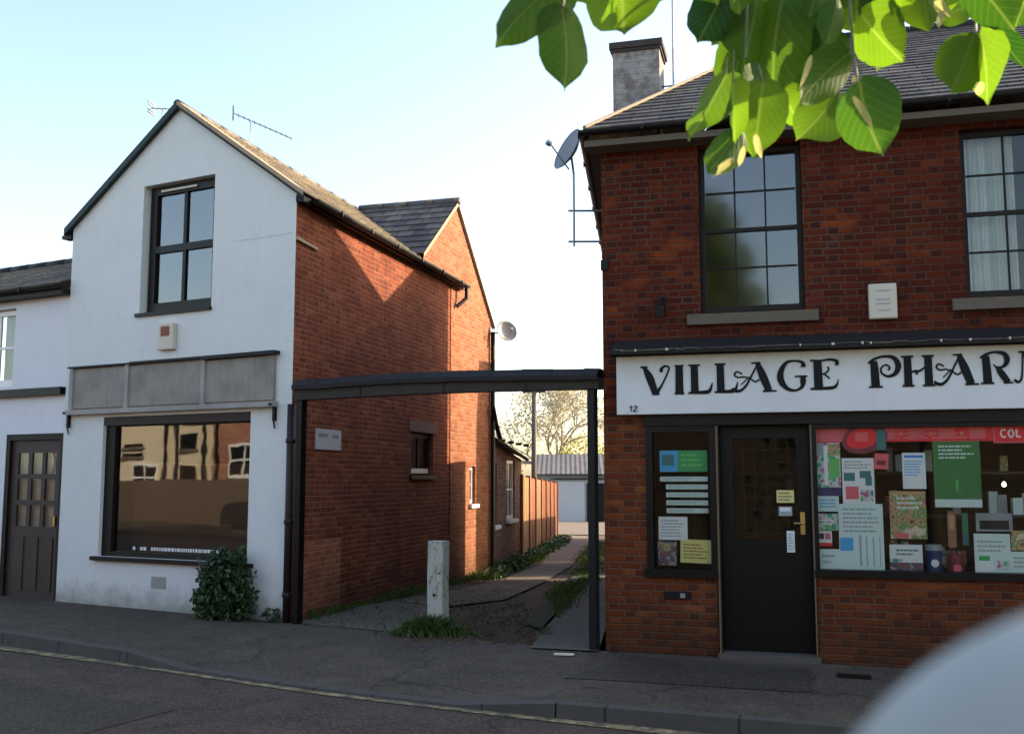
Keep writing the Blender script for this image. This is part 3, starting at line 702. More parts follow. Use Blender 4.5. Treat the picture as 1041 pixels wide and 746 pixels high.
# low outbuilding with two windows
L = Frame(-.40, 18.66, d=(.18, .98))
lo = thing('lean_to_building', L.p(1.6, -1, -1.75), 'low brown brick outbuilding with two white framed windows along the alley', 'outbuilding')
HL = [(.18, .62, -.85, .30), (1.62, 2.5, -.80, .38)]
wall(L, 0, 3.35, -1.9, lambda u: .72-u*.09, HL, depth=.1).build('wall', M['brick_low'], lo)
m = MB(); m.face([L.p(3.35, 0, -1.9), L.p(3.35, -3, -1.9), L.p(3.35, -3, 1.4), L.p(3.35, 0, .42)]); m.build('end_wall', M['brick_low'], lo)
m = MB(); slates(L.p(-.02, .1, .74), L.p(3.45, .1, .44), L.p(-.02, -2.6, 2.1), L.p(3.45, -2.6, 1.2), 12, m); m.build('roof', M['slate_ph'], lo)
gutter(L, 0, 3.42, .06, .74, .05, -.30).build('gutter', M['gutter'], lo)
m = MB(); m.path([L.p(-.25, .1, 1.3), L.p(-.05, .12, 1.0), L.p(.25, .14, .74)], .045); m.build('downpipe', M['gutter'], lo)
for h in HL:
    sash(L, lo, h[0]+.01, h[1]-.01, h[2], h[3], -.03, M['white_paint'], M['glass'], 2 if h[0] > 1 else 1, 2, False, .06, .03)
    m = MB(); m.box(L, h[0]-.06, h[1]+.06, -.05, .08, h[2]-.07, h[2]-.003); m.build('sill', M['white_paint'], lo)

# ---------------------------------------------------------------- left terrace house
lh = thing('terrace_house', W.p(-7, -1, gz(-8, 14)), 'low white rendered terrace house with a slate roof at the left edge', 'house')
HL2 = [(-4.93, -3.80, -1.75, .60), (-6.1, -4.87, 1.26, 2.33), (-7.9, -6.2, -.9, .6)]
wall(W, -9.6, -3.752, -1.75, 2.52, HL2, w=-.04, depth=.14).build('wall', M['render_left'], lh)
m = MB(); slates(W.p(-9.8, .14, 2.55), W.p(-3.77, .14, 2.55), W.p(-9.8, -2.5, 3.62), W.p(-3.77, -2.5, 3.62), 13, m)
slates(W.p(-3.77, -5.2, 2.55), W.p(-9.8, -5.2, 2.55), W.p(-3.77, -2.5, 3.62), W.p(-9.8, -2.5, 3.62), 13, m)
rl = m.build('roof', M['slate_left'], lh)
m = MB()
for k in range(13): m.tube(W.p(-3.77-k*.46, -2.5, 3.63), W.p(-4.225-k*.46, -2.5, 3.63), .08, .075, 10)
m.build('ridge_tile', M['slate_ledge'], rl, smooth=True)
m = MB(); m.box(W, -9.6, -3.77, -.04, .12, 2.42, 2.5); m.build('eaves_board', M['dark_wood'], lh)
gutter(W, -9.6, -3.79, .12, 2.53, .05).build('gutter', M['gutter'], lh)
m = MB(); m.box(W, -9.6, -3.80, -.04, .05, 1.10, 1.20); m.build('string_course', M['black_wood'], lh)
sash(W, lh, -6.09, -4.88, 1.27, 2.32, -.12, M['white_paint'], M['glass'], 3, 2, False, .07, .035, curtain=(.5, .6))
sash(W, lh, -7.89, -6.21, -.89, .59, -.12, M['white_paint'], M['glass'], 2, 2, False, .07, .035, curtain=(.5, .5))
# door with nine little panes
dr = MB(); U0, U1 = -4.86, -3.86
dr.box(W, -4.93, U0, -.16, -.05, -1.6, .6); dr.box(W, U1, -3.80, -.16, -.05, -1.6, .6); dr.box(W, U0, U1, -.16, -.05, .52, .6)
dr.build('door_frame', M['dark_wood'], lh)
dd = MB()
gx = [(-4.72+.27*i, -4.72+.27*i+.20) for i in range(3)]; gy = [(-.62+.345*j, -.62+.345*j+.28) for j in range(3)]
wall(W, U0, U1, -1.58, .52, [(a, b, c, d) for (a, b) in gx for (c, d) in gy], w=-.09, depth=.03, mb=dd)
for i in range(3): dd.box(W, -4.72+.28*i, -4.53+.28*i, -.09, -.078, -1.45, -.75)
dd.fr(W, [(U0, -.13, -1.58), (U1, -.13, -1.58), (U1, -.13, -.63), (U0, -.13, -.63)])
door = dd.build('door', M['brown_door'], lh)
m = MB()
for (a, b) in gx:
    for (c, d) in gy: m.fr(W, [(a, -.105, c), (b, -.105, c), (b, -.105, d), (a, -.105, d)])
m.build('pane', glass_mat('obscured door glass', 1.5, .05, (.75, .75, .7), .1), door)
m = MB(); m.fr(W, [(U0, -.16, -1.58), (U1, -.16, -1.58), (U1, -.16, .52), (U0, -.16, .52)]); m.build('net_curtain', M['curtain'], door)
m = MB(); m.box(W, U1-.09, U1-.06, -.088, -.06, -.6, -.48); m.build('handle', M['brass'], door)
m = MB(); m.box(W, -4.9, -3.82, -.16, .1, -1.62, -1.55); m.build('doorstep', M['concrete'], lh)
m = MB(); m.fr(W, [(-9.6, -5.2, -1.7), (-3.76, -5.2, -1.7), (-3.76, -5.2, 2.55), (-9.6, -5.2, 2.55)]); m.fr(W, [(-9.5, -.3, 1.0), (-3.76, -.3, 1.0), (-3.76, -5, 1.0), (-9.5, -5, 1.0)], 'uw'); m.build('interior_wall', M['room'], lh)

# ---------------------------------------------------------------- pharmacy
F = Frame(.88, 9.72, 15.1); V = Vector((.13, .99, 0)).normalized()
def pv(u, v, z): return F.p(u, 0, z) + V*v
VF = Frame(F.x, F.y, d=(V.x, V.y))      # the alley side wall; its w points away from the alley
ph = thing('pharmacy_building', F.p(4, -3, gz(4, 12)), 'dark red brick two-storey building with slate hipped roof above the pharmacy shopfront', 'building')
HP = [(.40, 1.04, -.90, .585), (1.08, 1.885, -1.75, .585), (1.91, 4.9, -.85, .585), (.94, 1.89, 1.55, 3.16), (3.27, 4.35, 1.60, 3.14), (6.0, 7.0, 1.58, 3.14), (5.5, 8.2, -.85, .585)]
HL_ = [h for h in HP if h[3] < 1]; HU = [h for h in HP if h[3] > 1]
wall(F, 0, 9, -1.85, .60, HL_, depth=.16).build('lower_wall', M['brick_ph_low'], ph)
wall(F, 0, 9, .60, 3.28, HU, depth=.16).build('upper_wall', M['brick_ph'], ph)
m = MB()
uvq = lambda pts: [(q[0], q[1]) for q in pts]
def vface(mb, a, b, z0, z1, u=0):
    mb.face([pv(u, a, z0), pv(u, b, z0), pv(u, b, z1), pv(u, a, z1)], [(a, z0), (b, z0), (b, z1), (a, z1)])
vface(m, 0, 5.6, -2, 3.3); vface(m, 0, 5.6, -2, 3.3, 9)
m.face([pv(0, 5.6, -2), pv(9, 5.6, -2), pv(9, 5.6, 3.3), pv(0, 5.6, 3.3)], [(0, -2), (9, -2), (9, 3.3), (0, 3.3)]); m.build('side_wall', M['brick_ph'], ph)
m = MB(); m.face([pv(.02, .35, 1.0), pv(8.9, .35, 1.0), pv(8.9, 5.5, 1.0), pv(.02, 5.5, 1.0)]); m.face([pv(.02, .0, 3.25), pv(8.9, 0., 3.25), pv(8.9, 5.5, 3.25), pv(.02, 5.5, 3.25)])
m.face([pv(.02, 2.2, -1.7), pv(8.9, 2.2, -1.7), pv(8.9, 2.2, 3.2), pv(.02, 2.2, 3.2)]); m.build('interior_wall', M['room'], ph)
FLc, H1, H2, BLc = pv(-.15, -.27, 3.35), pv(2.1, 3.9, 5.75), pv(9.3, 3.9, 5.75), pv(-.15, 5.85, 3.35)
FRc, BRc = pv(9.3, -.29, 3.36), pv(9.3, 5.85, 3.36)
m = MB(); slates(FLc, FRc, H1, H2, 25, m); slates(BLc, FLc, H1, H1, 21, m); slates(BRc, BLc, H2, H1, 16, m)
rf = m.build('roof', M['slate_ph'], ph)
m = MB(); m.tube(FLc+Vector((0, 0, .03)), H1+Vector((0, 0, .03)), .021, .021, 8); m.build('hip_mortar', M['mortar'], rf)
m = MB(); 
for k in range(16): m.tube(H1.lerp(H2, k/16), H1.lerp(H2, (k+.97)/16), .085, .08, 10)
m.build('ridge_tile', M['slate_ledge'], rf, smooth=True)
# chimney
ch = MB(); c0 = pv(.12, 2.35, 0)
CH = Frame(c0.x, c0.y, 15.1)
ch.box(CH, -.05, .52, -.45, .05, 3.3, 5.21); cho = ch.build('chimney', M['chimney'], rf)
m = MB(); m.box(CH, -.07, .54, -.47, .07, 5.21, 5.25); m.box(CH, -.09, .56, -.49, .09, 5.25, 5.33)
m.build('cap_course', plain('sooty brick', (.07, .055, .05), .9, .5, 14, bumps=.6), cho)
m = MB(); m.lathe(CH.p(.24, -.2, 5.33), (0, 0, 1), [(.26, 0), (.2, .03), (.05, .055), (.0, .06)], 16); m.build('flaunching', M['mortar'], cho)
# eaves: soffit, fascia and gutter
m = MB(); m.box(F, -.12, 9.2, 0, .25, 3.19, 3.25); m.build('soffit_board', M['stone'], ph)
m = MB(); m.face([pv(-.12, -.25, 3.195), pv(-.12, 5.7, 3.195), pv(0, 5.7, 3.195), pv(0, -.25, 3.195)]); m.face([pv(-.123, -.255, 3.19), pv(-.123, -.255, 3.33), pv(-.123, 5.7, 3.33), pv(-.123, 5.7, 3.19)]); m.build('soffit_board', M['dark_wood'], ph)
g = gutter(F, -.16, 9.2, .255, 3.33, .045); 
for k in range(0): pass
GL = Frame(*pv(-.12, 0, 0).xy, d=(-V.x, -V.y))
gutter(GL, -5.8, .27, .0, 3.33, .045).build('gutter', M['gutter'], ph)
g.build('gutter', M['gutter'], ph)
# upper windows
for (a, b, c, d, cur) in ((.945, 1.885, 1.575, 3.15, None), (3.275, 4.345, 1.615, 3.13, (.45, .55)), (6.0, 7.0, 1.59, 3.13, (.4, .6))):
    sash(F, ph, a, b, c, d, -.09, M['dark_wood'], M['glass_sky'] if a < 1 else M['glass'], 3, 4, True, .045, .016, dep=.05, curtain=cur)
    m = MB(); m.box(F, a-.13, b+.12, -.1, .06, c-.13, c-.03); m.build('sill', M['stone'], ph)
# cornice over the shop sign
m = MB(); m.fr(F, [(.10, .21, 1.20), (5.3, .21, 1.20), (5.3, .0, 1.32), (.10, .0, 1.32)], 'uw'); m.fr(F, [(.10, .21, 1.17), (5.3, .21, 1.17), (5.3, .21, 1.20), (.10, .21, 1.20)])
m.fr(F, [(.10, .0, 1.16), (5.3, .0, 1.16), (5.3, .21, 1.17), (.10, .21, 1.17)], 'uw'); m.fr(F, [(.10, 0, 1.16), (.10, .21, 1.17), (.10, .21, 1.20), (.10, 0, 1.34)], 'wz')
cn = m.build('cornice', M['slate_ledge'], ph)
m = MB(); random.seed(8); u = .14
while u < 5.2:
    L_ = random.uniform(.05, .2); z = random.uniform(-.006, .006)
    m.box(F, u, u+L_, .12, .225, 1.197+z, 1.207+z); u += L_+random.uniform(-.02, .01)
m.build('slate_edging', M['slate_ph'], cn)
m = MB(); random.seed(2)
for k in range(13):
    u = random.uniform(.2, 5.2); s_ = random.uniform(.01, .028)
    m.box(F, u, u+s_, .205, .2285, 1.188, 1.207+random.uniform(0, .006))
m.build('droppings', M['plastic'], cn)['kind'] = 'stuff'
# shopfront joinery
BW, DW = M['black_wood'], M['dark_wood']
m = MB(); m.box(F, .38, 4.95, -.02, .035, .50, .60); m.box(F, 1.04, 1.08, -.15, .02, -1.6, .50); m.box(F, 1.885, 1.912, -.15, .02, -1.6, .50); m.build('shopfront_frame', DW, ph)
m = MB(); m.box(F, 1.052, 1.068, .0205, .026, -1.58, .49); m.box(F, 1.893, 1.906, .0205, .026, -1.58, .49); m.build('edge_strip', plain('rubbed tan edge', (.16, .10, .045), .6, .5, 20), ph)
sm = MB(); sm.box(F, .40, .46, -.12, .01, -.90, .50); sm.box(F, .99, 1.04, -.12, .01, -.90, .50); sm.box(F, .46, .99, -.12, .01, .44, .50); sm.box(F, .38, 1.05, -.12, .05, -.90, -.83)
smo = sm.build('side_window', BW, ph); m = MB(); m.fr(F, [(.45, -.06, -.84), (1., -.06, -.84), (1., -.06, .45), (.45, -.06, .45)]); m.build('pane', M['glass_ph'], smo)
bw = MB(); bw.box(F, 1.912, 1.945, -.12, .01, -.85, .50); bw.box(F, 4.86, 4.9, -.12, .01, -.85, .50); bw.box(F, 3.75, 3.79, -.12, .0, -.80, .46); bw.box(F, 1.945, 4.86, -.12, .01, .46, .50); bw.box(F, 1.90, 4.95, -.12, .05, -.865, -.80)
bwo = bw.build('shop_window', BW, ph); m = MB(); m.fr(F, [(1.94, -.06, -.81), (4.87, -.06, -.81), (4.87, -.06, .47), (1.94, -.06, .47)]); m.build('pane', M['glass_ph'], bwo)
# door
d_ = MB(); U0, U1 = 1.085, 1.88
wall(F, U0, U1, -1.57, .50, [(U0+.11, U1-.11, -.55, .38)], w=-.14, depth=.03, mb=d_)
d_.box(F, U0+.12, U1-.12, -.165, -.155, -1.42, -.72); do = d_.build('door', BW, ph)
m = MB(); m.fr(F, [(U0+.1, -.155, -.56), (U1-.1, -.155, -.56), (U1-.1, -.155, .39), (U0+.1, -.155, .39)]); m.build('pane', M['glass_ph'], do)
m = MB()
for k in range(5): m.box(F, U0+.2+k*.1, U0+.206+k*.1, -.2, -.195, -.55, .38)
for k in range(8): m.box(F, U0+.11, U1-.11, -.2, -.195, -.5+k*.11, -.494+k*.11)
m.build('security_grille', M['metal'] if 0 else plain('dark steel', (.012, .012, .012), .5, .3, 20), do)
m = MB(); m.box(F, 1.79, 1.83, -.139, -.125, -.50, -.30); m.tube(F.p(1.81, -.125, -.40), F.p(1.81, -.07, -.40), .012, .012, 8); m.tube(F.p(1.815, -.075, -.40), F.p(1.73, -.075, -.40), .011, .009, 8); m.build('handle', M['brass'], do)
m = MB(); m.box(F, 1.04, 1.93, -.16, .08, -1.66, -1.565); m.build('doorstep', M['concrete'], ph)
m = MB(); m.box(F, .55, .80, -.0, .014, -1.10, -1.03); lb = m.build('letter_slot', M['gutter'], ph)
m = MB(); m.box(F, .70, .745, .0145, .02, -1.085, -1.045); m.build('flap', M['metal'], lb)

# unseen blocks up the alley, shaped to cast shadows on the opposite wall
def block(name, a, b, zt, u0=0, u1=4., mat=None, parent=None, z2=None, skew=0):
    z2 = zt if z2 is None else z2
    m = MB(); P = [pv(u0, a, -2.3), pv(u0, b, -2.3), pv(u1, b, -2.3), pv(u1, a+skew, -2.3)]; T = [pv(u0, a, zt), pv(u0, b, z2), pv(u1, b, z2), pv(u1, a+skew, zt)]
    for i in range(4):
        j = (i+1) % 4; l = (P[j]-P[i]).length
        m.face([P[i], P[j], T[j], T[i]], [(0, P[i].z), (l, P[j].z), (l, T[j].z), (0, T[i].z)])
    m.face(T); return m.build(name, mat or M['brick_low'], parent)
block('shade_wing', 5.61, 6.5, 3.45, parent=ph, z2=4.4, mat=M['brick_ph']); block('shade_wing', 6.51, 7.75, 4.4, parent=ph, mat=M['brick_ph'])
block('shade_outshot', 3.6, 5.60, 4.68, .05, .5, parent=ph, z2=3.62, mat=M['brick_ph'])  # added only for its shadow, which bounds the sunlit wall patch
block('shade_yard_wall', 7.76, 8.55, 1.35, 0, .25, parent=ph)  # unseen, sized for the low step in the shadow edge
ob = block('shade_outhouse', 9.2, 13.2, 3.1, 0, 3.0, M['brick_low'], skew=1.75); tag(ob, 'unseen brick block right of the alley, shaped to shade the opposite wall', 'outbuilding')  # added for shade; skewed along the sun so a lit slot stays open
gf = thing('shade_fence', pv(0, 19, gz(3, 28)), 'unseen brown boarded fence right of the alley, added to shade the left fence', 'fence')  # unseen, set here for the shadow edge on the left fence
for k in range(7):
    m = MB(); a = 13.3+k*1.8; z = gz(0, a+9)+1.75
    for i in range(14):
        v0 = a+.03+i*.125; p, q = pv(.0, v0, z), pv(.0, v0+.118, z); t = F.p(.02, 0, 0)-F.p(0, 0, 0)
        m.face([p-Vector((0, 0, 2)), q-Vector((0, 0, 2)), q, p]); m.face([p+t-Vector((0, 0, 2)), p+t, q+t, q+t-Vector((0, 0, 2))]); m.face([p, q, q+t, p+t])
    m.build('fence_panel', wood('brown fence boards', (.11, .05, .025), (.2, .1, .05)) if k == 0 else bpy.data.materials['brown fence boards'], gf)

# ---------------------------------------------------------------- the sign
sg = thing('shop_sign', F.p(2.4, .1, .6), 'long white shop sign board with black decorative lettering above the shop window', 'sign')
m = MB(); m.box(F, .145, 5.25, .0, .11, .605, 1.155); m.build('board', M['sign_white'], sg, bevel=.004)
def ribbon(mb, pts, w=.1112, th=.006, seg=10):
    """brush stroke: pts are (u, z, width); smooth curve through them"""
    P = [Vector(p) for p in pts]
    if len(P) > 2:
        out = []
        for i in range(len(P)-1):
            p0 = P[max(0, i-1)]; p1 = P[i]; p2 = P[i+1]; p3 = P[min(len(P)-1, i+2)]
            for k in range(seg):
                t = k/seg; out.append(.5*((2*p1)+(-p0+p2)*t+(2*p0-5*p1+4*p2-p3)*t*t+(-p0+3*p1-3*p2+p3)*t**3))
        out.append(P[-1]); P = out
    Lp = []; Rp = []
    for i, p in enumerate(P):
        a = P[max(0, i-1)]; b = P[min(len(P)-1, i+1)]; t = Vector((b.x-a.x, b.y-a.y))
        if t.length < 1e-9: t = Vector((0, 1))
        t.normalize(); n = Vector((-t.y, t.x))*max(p.z, .002)/2
        Lp.append((p.x+n.x, p.y+n.y)); Rp.append((p.x-n.x, p.y-n.y))
    for i in range(len(P)-1):
        q = [Rp[i], Rp[i+1], Lp[i+1], Lp[i]]
        mb.fr(F, [(a, w+th, z) for a, z in q])
        for (s, e) in ((Rp[i], Rp[i+1]), (Lp[i+1], Lp[i])): mb.fr(F, [(s[0], w, s[1]), (e[0], w, e[1]), (e[0], w+th, e[1]), (s[0], w+th, s[1])])
LM = MB(); TH = [0]
def glyph(u0, u1, z0, z1, strokes):
    for st in strokes:
        TH[0] = (TH[0]+1) % 12        # a hair of extra thickness per stroke so crossings never share a plane
        ribbon(LM, [(u0+(u1-u0)*x, z0+(z1-z0)*y, w*1.1*(z1-z0)) for x, y, w in st], th=.004+.0004*TH[0])
def serif(x, y, h=.12, w=.05): return [(x-h, y, w*.6), (x, y, w), (x+h, y, w*.6)]
G = {
 'V': [[(.10,.97,.10),(.28,.62,.24),(.47,.03,.20)], [(.47,.03,.16),(.66,.30,.07),(.86,.72,.055),(.92,.95,.06),(.78,1.0,.07),(.66,.88,.10),(.70,.80,.09)], [(-.02,.985,.06),(.22,.98,.07)], [(.38,.03,.07),(.6,.03,.07)]],
 'I': [[(.5,.0,.26),(.5,1,.23)], [(.08,.015,.06),(.92,.015,.06)], [(.1,.985,.06),(.9,.985,.06)]],
 'L': [[(.27,.0,.24),(.26,1,.22)], [(.02,.985,.06),(.5,.985,.06)], [(.0,.02,.06),(.35,.03,.09),(.8,.05,.12),(.93,.16,.08),(1.0,.36,.03)]],
 'A': [[(.60,1.0,.13),(.72,.55,.24),(.86,.03,.21)], [(.72,.015,.07),(1.04,.015,.05)], [(.46,.985,.05),(.68,.99,.06)], [(.62,.97,.05),(.48,.60,.055),(.33,.22,.07),(.18,.04,.09),(.05,.06,.10),(.0,.14,.06)],
       [(.24,.62,.05),(.12,.70,.05),(.06,.60,.055),(.14,.50,.05),(.27,.52,.045),(.42,.46,.04),(.55,.34,.05),(.64,.42,.05)], [(.2,.24,.03),(.32,.40,.035),(.4,.52,.03)]],
 'G': [[(.88,.78,.16),(.86,.93,.10),(.62,1.0,.06),(.32,.94,.10),(.13,.62,.18),(.14,.32,.20),(.34,.06,.12),(.62,.0,.07),(.82,.12,.10),(.86,.30,.17),(.86,.46,.14)], [(.60,.47,.05),(1.0,.47,.06)]],
 'E': [[(.30,.0,.26),(.28,1,.24)], [(.02,.985,.06),(.4,.97,.06),(.75,1.0,.07),(.98,.93,.10),(.96,.80,.10)], [(.0,.02,.07),(.5,.03,.10),(.85,.06,.10),(.98,.2,.05),(1.0,.34,.02)], [(.32,.54,.05),(.52,.52,.06),(.68,.66,.05),(.64,.76,.05)], [(.5,.52,.05),(.66,.40,.05),(.70,.34,.04)]],
 'P': [[(.22,.0,.25),(.20,.55,.23),(.18,.88,.20)], [(.0,.015,.06),(.44,.015,.06)], [(.0,.80,.05),(.16,.92,.08),(.45,1.02,.07),(.80,.98,.12),(.95,.72,.17),(.86,.46,.13),(.62,.36,.08),(.42,.48,.06),(.42,.66,.05),(.58,.74,.05),(.68,.64,.055),(.62,.56,.05)]],
 'H': [[(.16,.0,.23),(.16,1,.21)], [(.84,.0,.23),(.84,1,.21)], [(-.04,.015,.06),(.36,.015,.06)], [(-.04,.985,.06),(.36,.985,.06)], [(.64,.015,.06),(1.04,.015,.06)], [(.64,.985,.06),(1.04,.985,.06)], [(.25,.46,.05),(.42,.50,.08),(.55,.50,.07),(.78,.66,.05)], [(.42,.5,.06),(.46,.38,.07)]],
 'R': [[(.22,.0,.24),(.20,.6,.22),(.18,.90,.20)], [(.0,.015,.06),(.42,.015,.06)], [(.0,.84,.05),(.20,.95,.08),(.48,1.02,.07),(.78,.95,.13),(.86,.74,.15),(.74,.55,.09),(.52,.52,.05),(.44,.62,.04)], [(.52,.55,.06),(.64,.36,.18),(.86,.03,.17)], [(.72,.015,.06),(1.02,.02,.05)]],
 'M': [[(.0,.10,.08),(.08,.02,.08),(.16,.12,.06),(.20,.5,.05),(.22,.98,.05)], [(.12,.985,.06),(.34,.985,.06)], [(.26,.96,.12),(.40,.5,.17),(.50,.06,.10)], [(.50,.06,.05),(.62,.5,.05),(.72,.97,.05)], [(.76,1.0,.17),(.80,.5,.19),(.84,.0,.18)], [(.7,.015,.06),(.98,.015,.06)]],
 'C': [[(.9,.76,.15),(.84,.93,.10),(.6,1.0,.06),(.3,.93,.12),(.12,.6,.19),(.14,.3,.19),(.36,.05,.12),(.66,.0,.07),(.92,.16,.04)]],
 'Y': [[(.08,.97,.14),(.3,.7,.2),(.5,.46,.16)], [(.9,.97,.07),(.72,.72,.06),(.52,.46,.08)], [(.5,.48,.2),(.5,.0,.22)], [(.28,.015,.06),(.74,.015,.06)]],
}
txt = [('V', .38, .665), ('I', .685, .79), ('L', .82, 1.04), ('L', 1.06, 1.27), ('A', 1.22, 1.60), ('G', 1.62, 1.885), ('E', 1.91, 2.15),
       ('P', 2.41, 2.675), ('H', 2.70, 2.95), ('A', 2.955, 3.30), ('R', 3.33, 3.58), ('M', 3.595, 3.94), ('A', 3.95, 4.29), ('C', 4.32, 4.56), ('Y', 4.59, 4.85)]
for c, a, b in txt:
    zz = .786+.012*(a-.4); glyph(a, b, zz, zz+.268, G[c])
glyph(.265, .295, .635, .685, [[(.3,.75,.12),(.6,1.,.16),(.6,0,.16)]]); glyph(.30, .345, .635, .685, [[(.1,.8,.14),(.5,1.,.14),(.85,.75,.16),(.1,.02,.14),(.95,.03,.16)]])
LM.build('lettering', M['letter'], sg)

# ---------------------------------------------------------------- posters and goods in the windows
def flat(name, c, rough=.6): return plain(name, tuple(min(.8, x*1.45) for x in c), rough, .12, 6, bumps=0)
PC = dict(white=flat('white paper', (.5, .52, .52)), pale=flat('pale green paper', (.40, .50, .48)), green=flat('green poster', (.018, .13, .03)), yel=flat('yellow paper', (.45, .44, .16)),
          red=flat('red strip', (.50, .008, .022)), pink=flat('pink paper', (.46, .085, .10)), blue=flat('blue print', (.02, .17, .42)), teal=flat('teal print', (.02, .12, .12)), navy=flat('navy print', (.015, .02, .09)),
          brown=flat('brown print', (.2, .1, .05)), black=flat('black print', (.015, .015, .018)), tan=flat('tan print', (.36, .2, .1)), maroon=flat('maroon print', (.13, .015, .03)), purple=flat('purple print', (.1, .04, .16)),
          grey=flat('grey print', (.22, .25, .26)), lgreen=flat('light green print', (.08, .34, .08)), emerald=flat('emerald print', (.01, .23, .07)), skyb=flat('sky blue print', (.03, .26, .48)))
def photo_mat(name, cols, sc):
    m = N(name); u, v = m.uv(); vo = m.n('TexVoronoi', Scale=sc); vec = m.xyz(u, v, m.n('ObjectInfo').outputs['Random']); m.t.links.new(vec, vo.inputs['Vector'])
    f = m.mth('ADD', m.mth('MULTIPLY', m.noise(sc*.9, 4, .6, vec), .6), m.mth('MULTIPLY', vo.outputs['Distance'], .5)); st = [(i/(len(cols)-1)*.5+.22, c) for i, c in enumerate(cols)]
    m.pbr(m.ramp(f, st, 'EASE'), .5); return m.m
PC['pic_warm'] = photo_mat('warm printed picture', [(.03, .02, .02), (.25, .1, .05), (.5, .3, .16), (.12, .25, .06), (.6, .5, .4)], 14)
PC['pic_cool'] = photo_mat('cool printed picture', [(.01, .03, .09), (.02, .2, .3), (.1, .4, .15), (.55, .6, .6), (.4, .1, .2)], 16)
PC['pic_dark'] = photo_mat('dark printed picture', [(.01, .01, .02), (.05, .03, .08), (.25, .08, .05), (.02, .06, .14), (.3, .25, .2)], 18)
POW = [0]
def poster(name, label, cat, u0, u1, z0, z1, mat, prints=(), lines=None, w=None, rot=0., group=None):
    """sheet behind the glass with its printed blocks (in fractions of the sheet)"""
    POW[0] += 1; w = (-.075-.0035*(POW[0] % 7)) if w is None else w
    cu, cz = (u0+u1)/2, (z0+z1)/2
    def rr(u, z):
        a = R(rot); return cu+(u-cu)*math.cos(a)-(z-cz)*math.sin(a), cz+(u-cu)*math.sin(a)+(z-cz)*math.cos(a)
    def q(mb, a, b, c, d, w0, w1):
        P = [rr(a, c), rr(b, c), rr(b, d), rr(a, d)]
        mb.fr(F, [(x, w1, z) for x, z in P])
        for i in range(4):
            j = (i+1) % 4; mb.fr(F, [(P[i][0], w0, P[i][1]), (P[j][0], w0, P[j][1]), (P[j][0], w1, P[j][1]), (P[i][0], w1, P[i][1])])
        mb.fr(F, [(x, w0, z) for x, z in reversed(P)])
    m = MB(); q(m, u0, u1, z0, z1, w-.0012, w); o = m.build(name, PC[mat]); tag(o, label, cat, group)
    by = {}
    for i, (a, b, c, d, k) in enumerate(prints): by.setdefault(k, []).append((a, b, c, d, i))
    for k, L_ in by.items():
        for a, b, c, d, i in L_:
            m = MB(); q(m, u0+(u1-u0)*a, u0+(u1-u0)*b, z0+(z1-z0)*c, z0+(z1-z0)*d, w, w+.0003+.00012*i); m.build('print', PC[k], o)
    if lines:
        a, b, c, d, n, k = lines; m = MB(); rnd = random.Random(POW[0])
        for i in range(n):
            zz = c+(d-c)*(i+.5)/n; h = (d-c)/n*.22; e = b-(b-a)*rnd.uniform(0, .35); x = a
            while x < e:
                x2 = min(e, x+rnd.uniform(.04, .14)); q(m, u0+(u1-u0)*x, u0+(u1-u0)*x2, z0+(z1-z0)*(zz-h), z0+(z1-z0)*(zz+h), w, w+.0016); x = x2+.02
        m.build('text_line', PC[k], o)
    return o
# left side window
poster('shop_notice', 'blue and green notice at the top of the narrow window beside the shop door', 'notice', .52, .965, .07, .27, 'emerald', [(.0, .38, .0, 1, 'skyb'), (.05, .3, .3, .8, 'teal')], (.45, .9, .2, .9, 3, 'lgreen'))
labs = ['topmost', 'second from the top', 'third from the top', 'fourth from the top', 'lowest']
for i in range(5):
    z = .025-i*.074; poster('card_strip', 'white card strip, %s of the five under the green notice' % labs[i], 'card', .52 if i == 0 else .575, .965, z-.045, z, 'pale', (), (.05, .9, .2, .8, 2, 'grey'), group='white card strips under the green notice')
poster('shop_notice', 'white square notice low in the narrow window, left of centre', 'notice', .50, .77, -.565, -.35, 'white', (), (.1, .9, .1, .9, 6, 'grey'))
poster('shop_notice', 'pale yellow notice in the bottom right of the narrow window', 'notice', .70, .985, -.775, -.56, 'yel', (), (.1, .9, .15, .85, 5, 'brown'), rot=-1.5)
poster('leaflet', 'dark maroon leaflet at the bottom left of the narrow window', 'leaflet', .49, .665, -.80, -.58, 'pic_dark', [(.2, .7, .6, .9, 'pic_warm')])
# door papers
poster('door_notice', 'small yellow notice on the glass of the dark shop door', 'notice', 1.585, 1.74, -.215, -.10, 'yel', (), (.1, .9, .1, .9, 3, 'brown'), w=-.135)
poster('door_notice', 'small pale pink slip under the yellow notice on the shop door', 'notice', 1.60, 1.72, -.335, -.25, 'grey', [(.1, .9, .5, .9, 'white')], w=-.135)
poster('hanging_card', 'narrow white opening-times card hanging by the door handle', 'card', 1.665, 1.735, -.665, -.47, 'white', (), (.15, .85, .1, .9, 6, 'grey'), w=-.13)
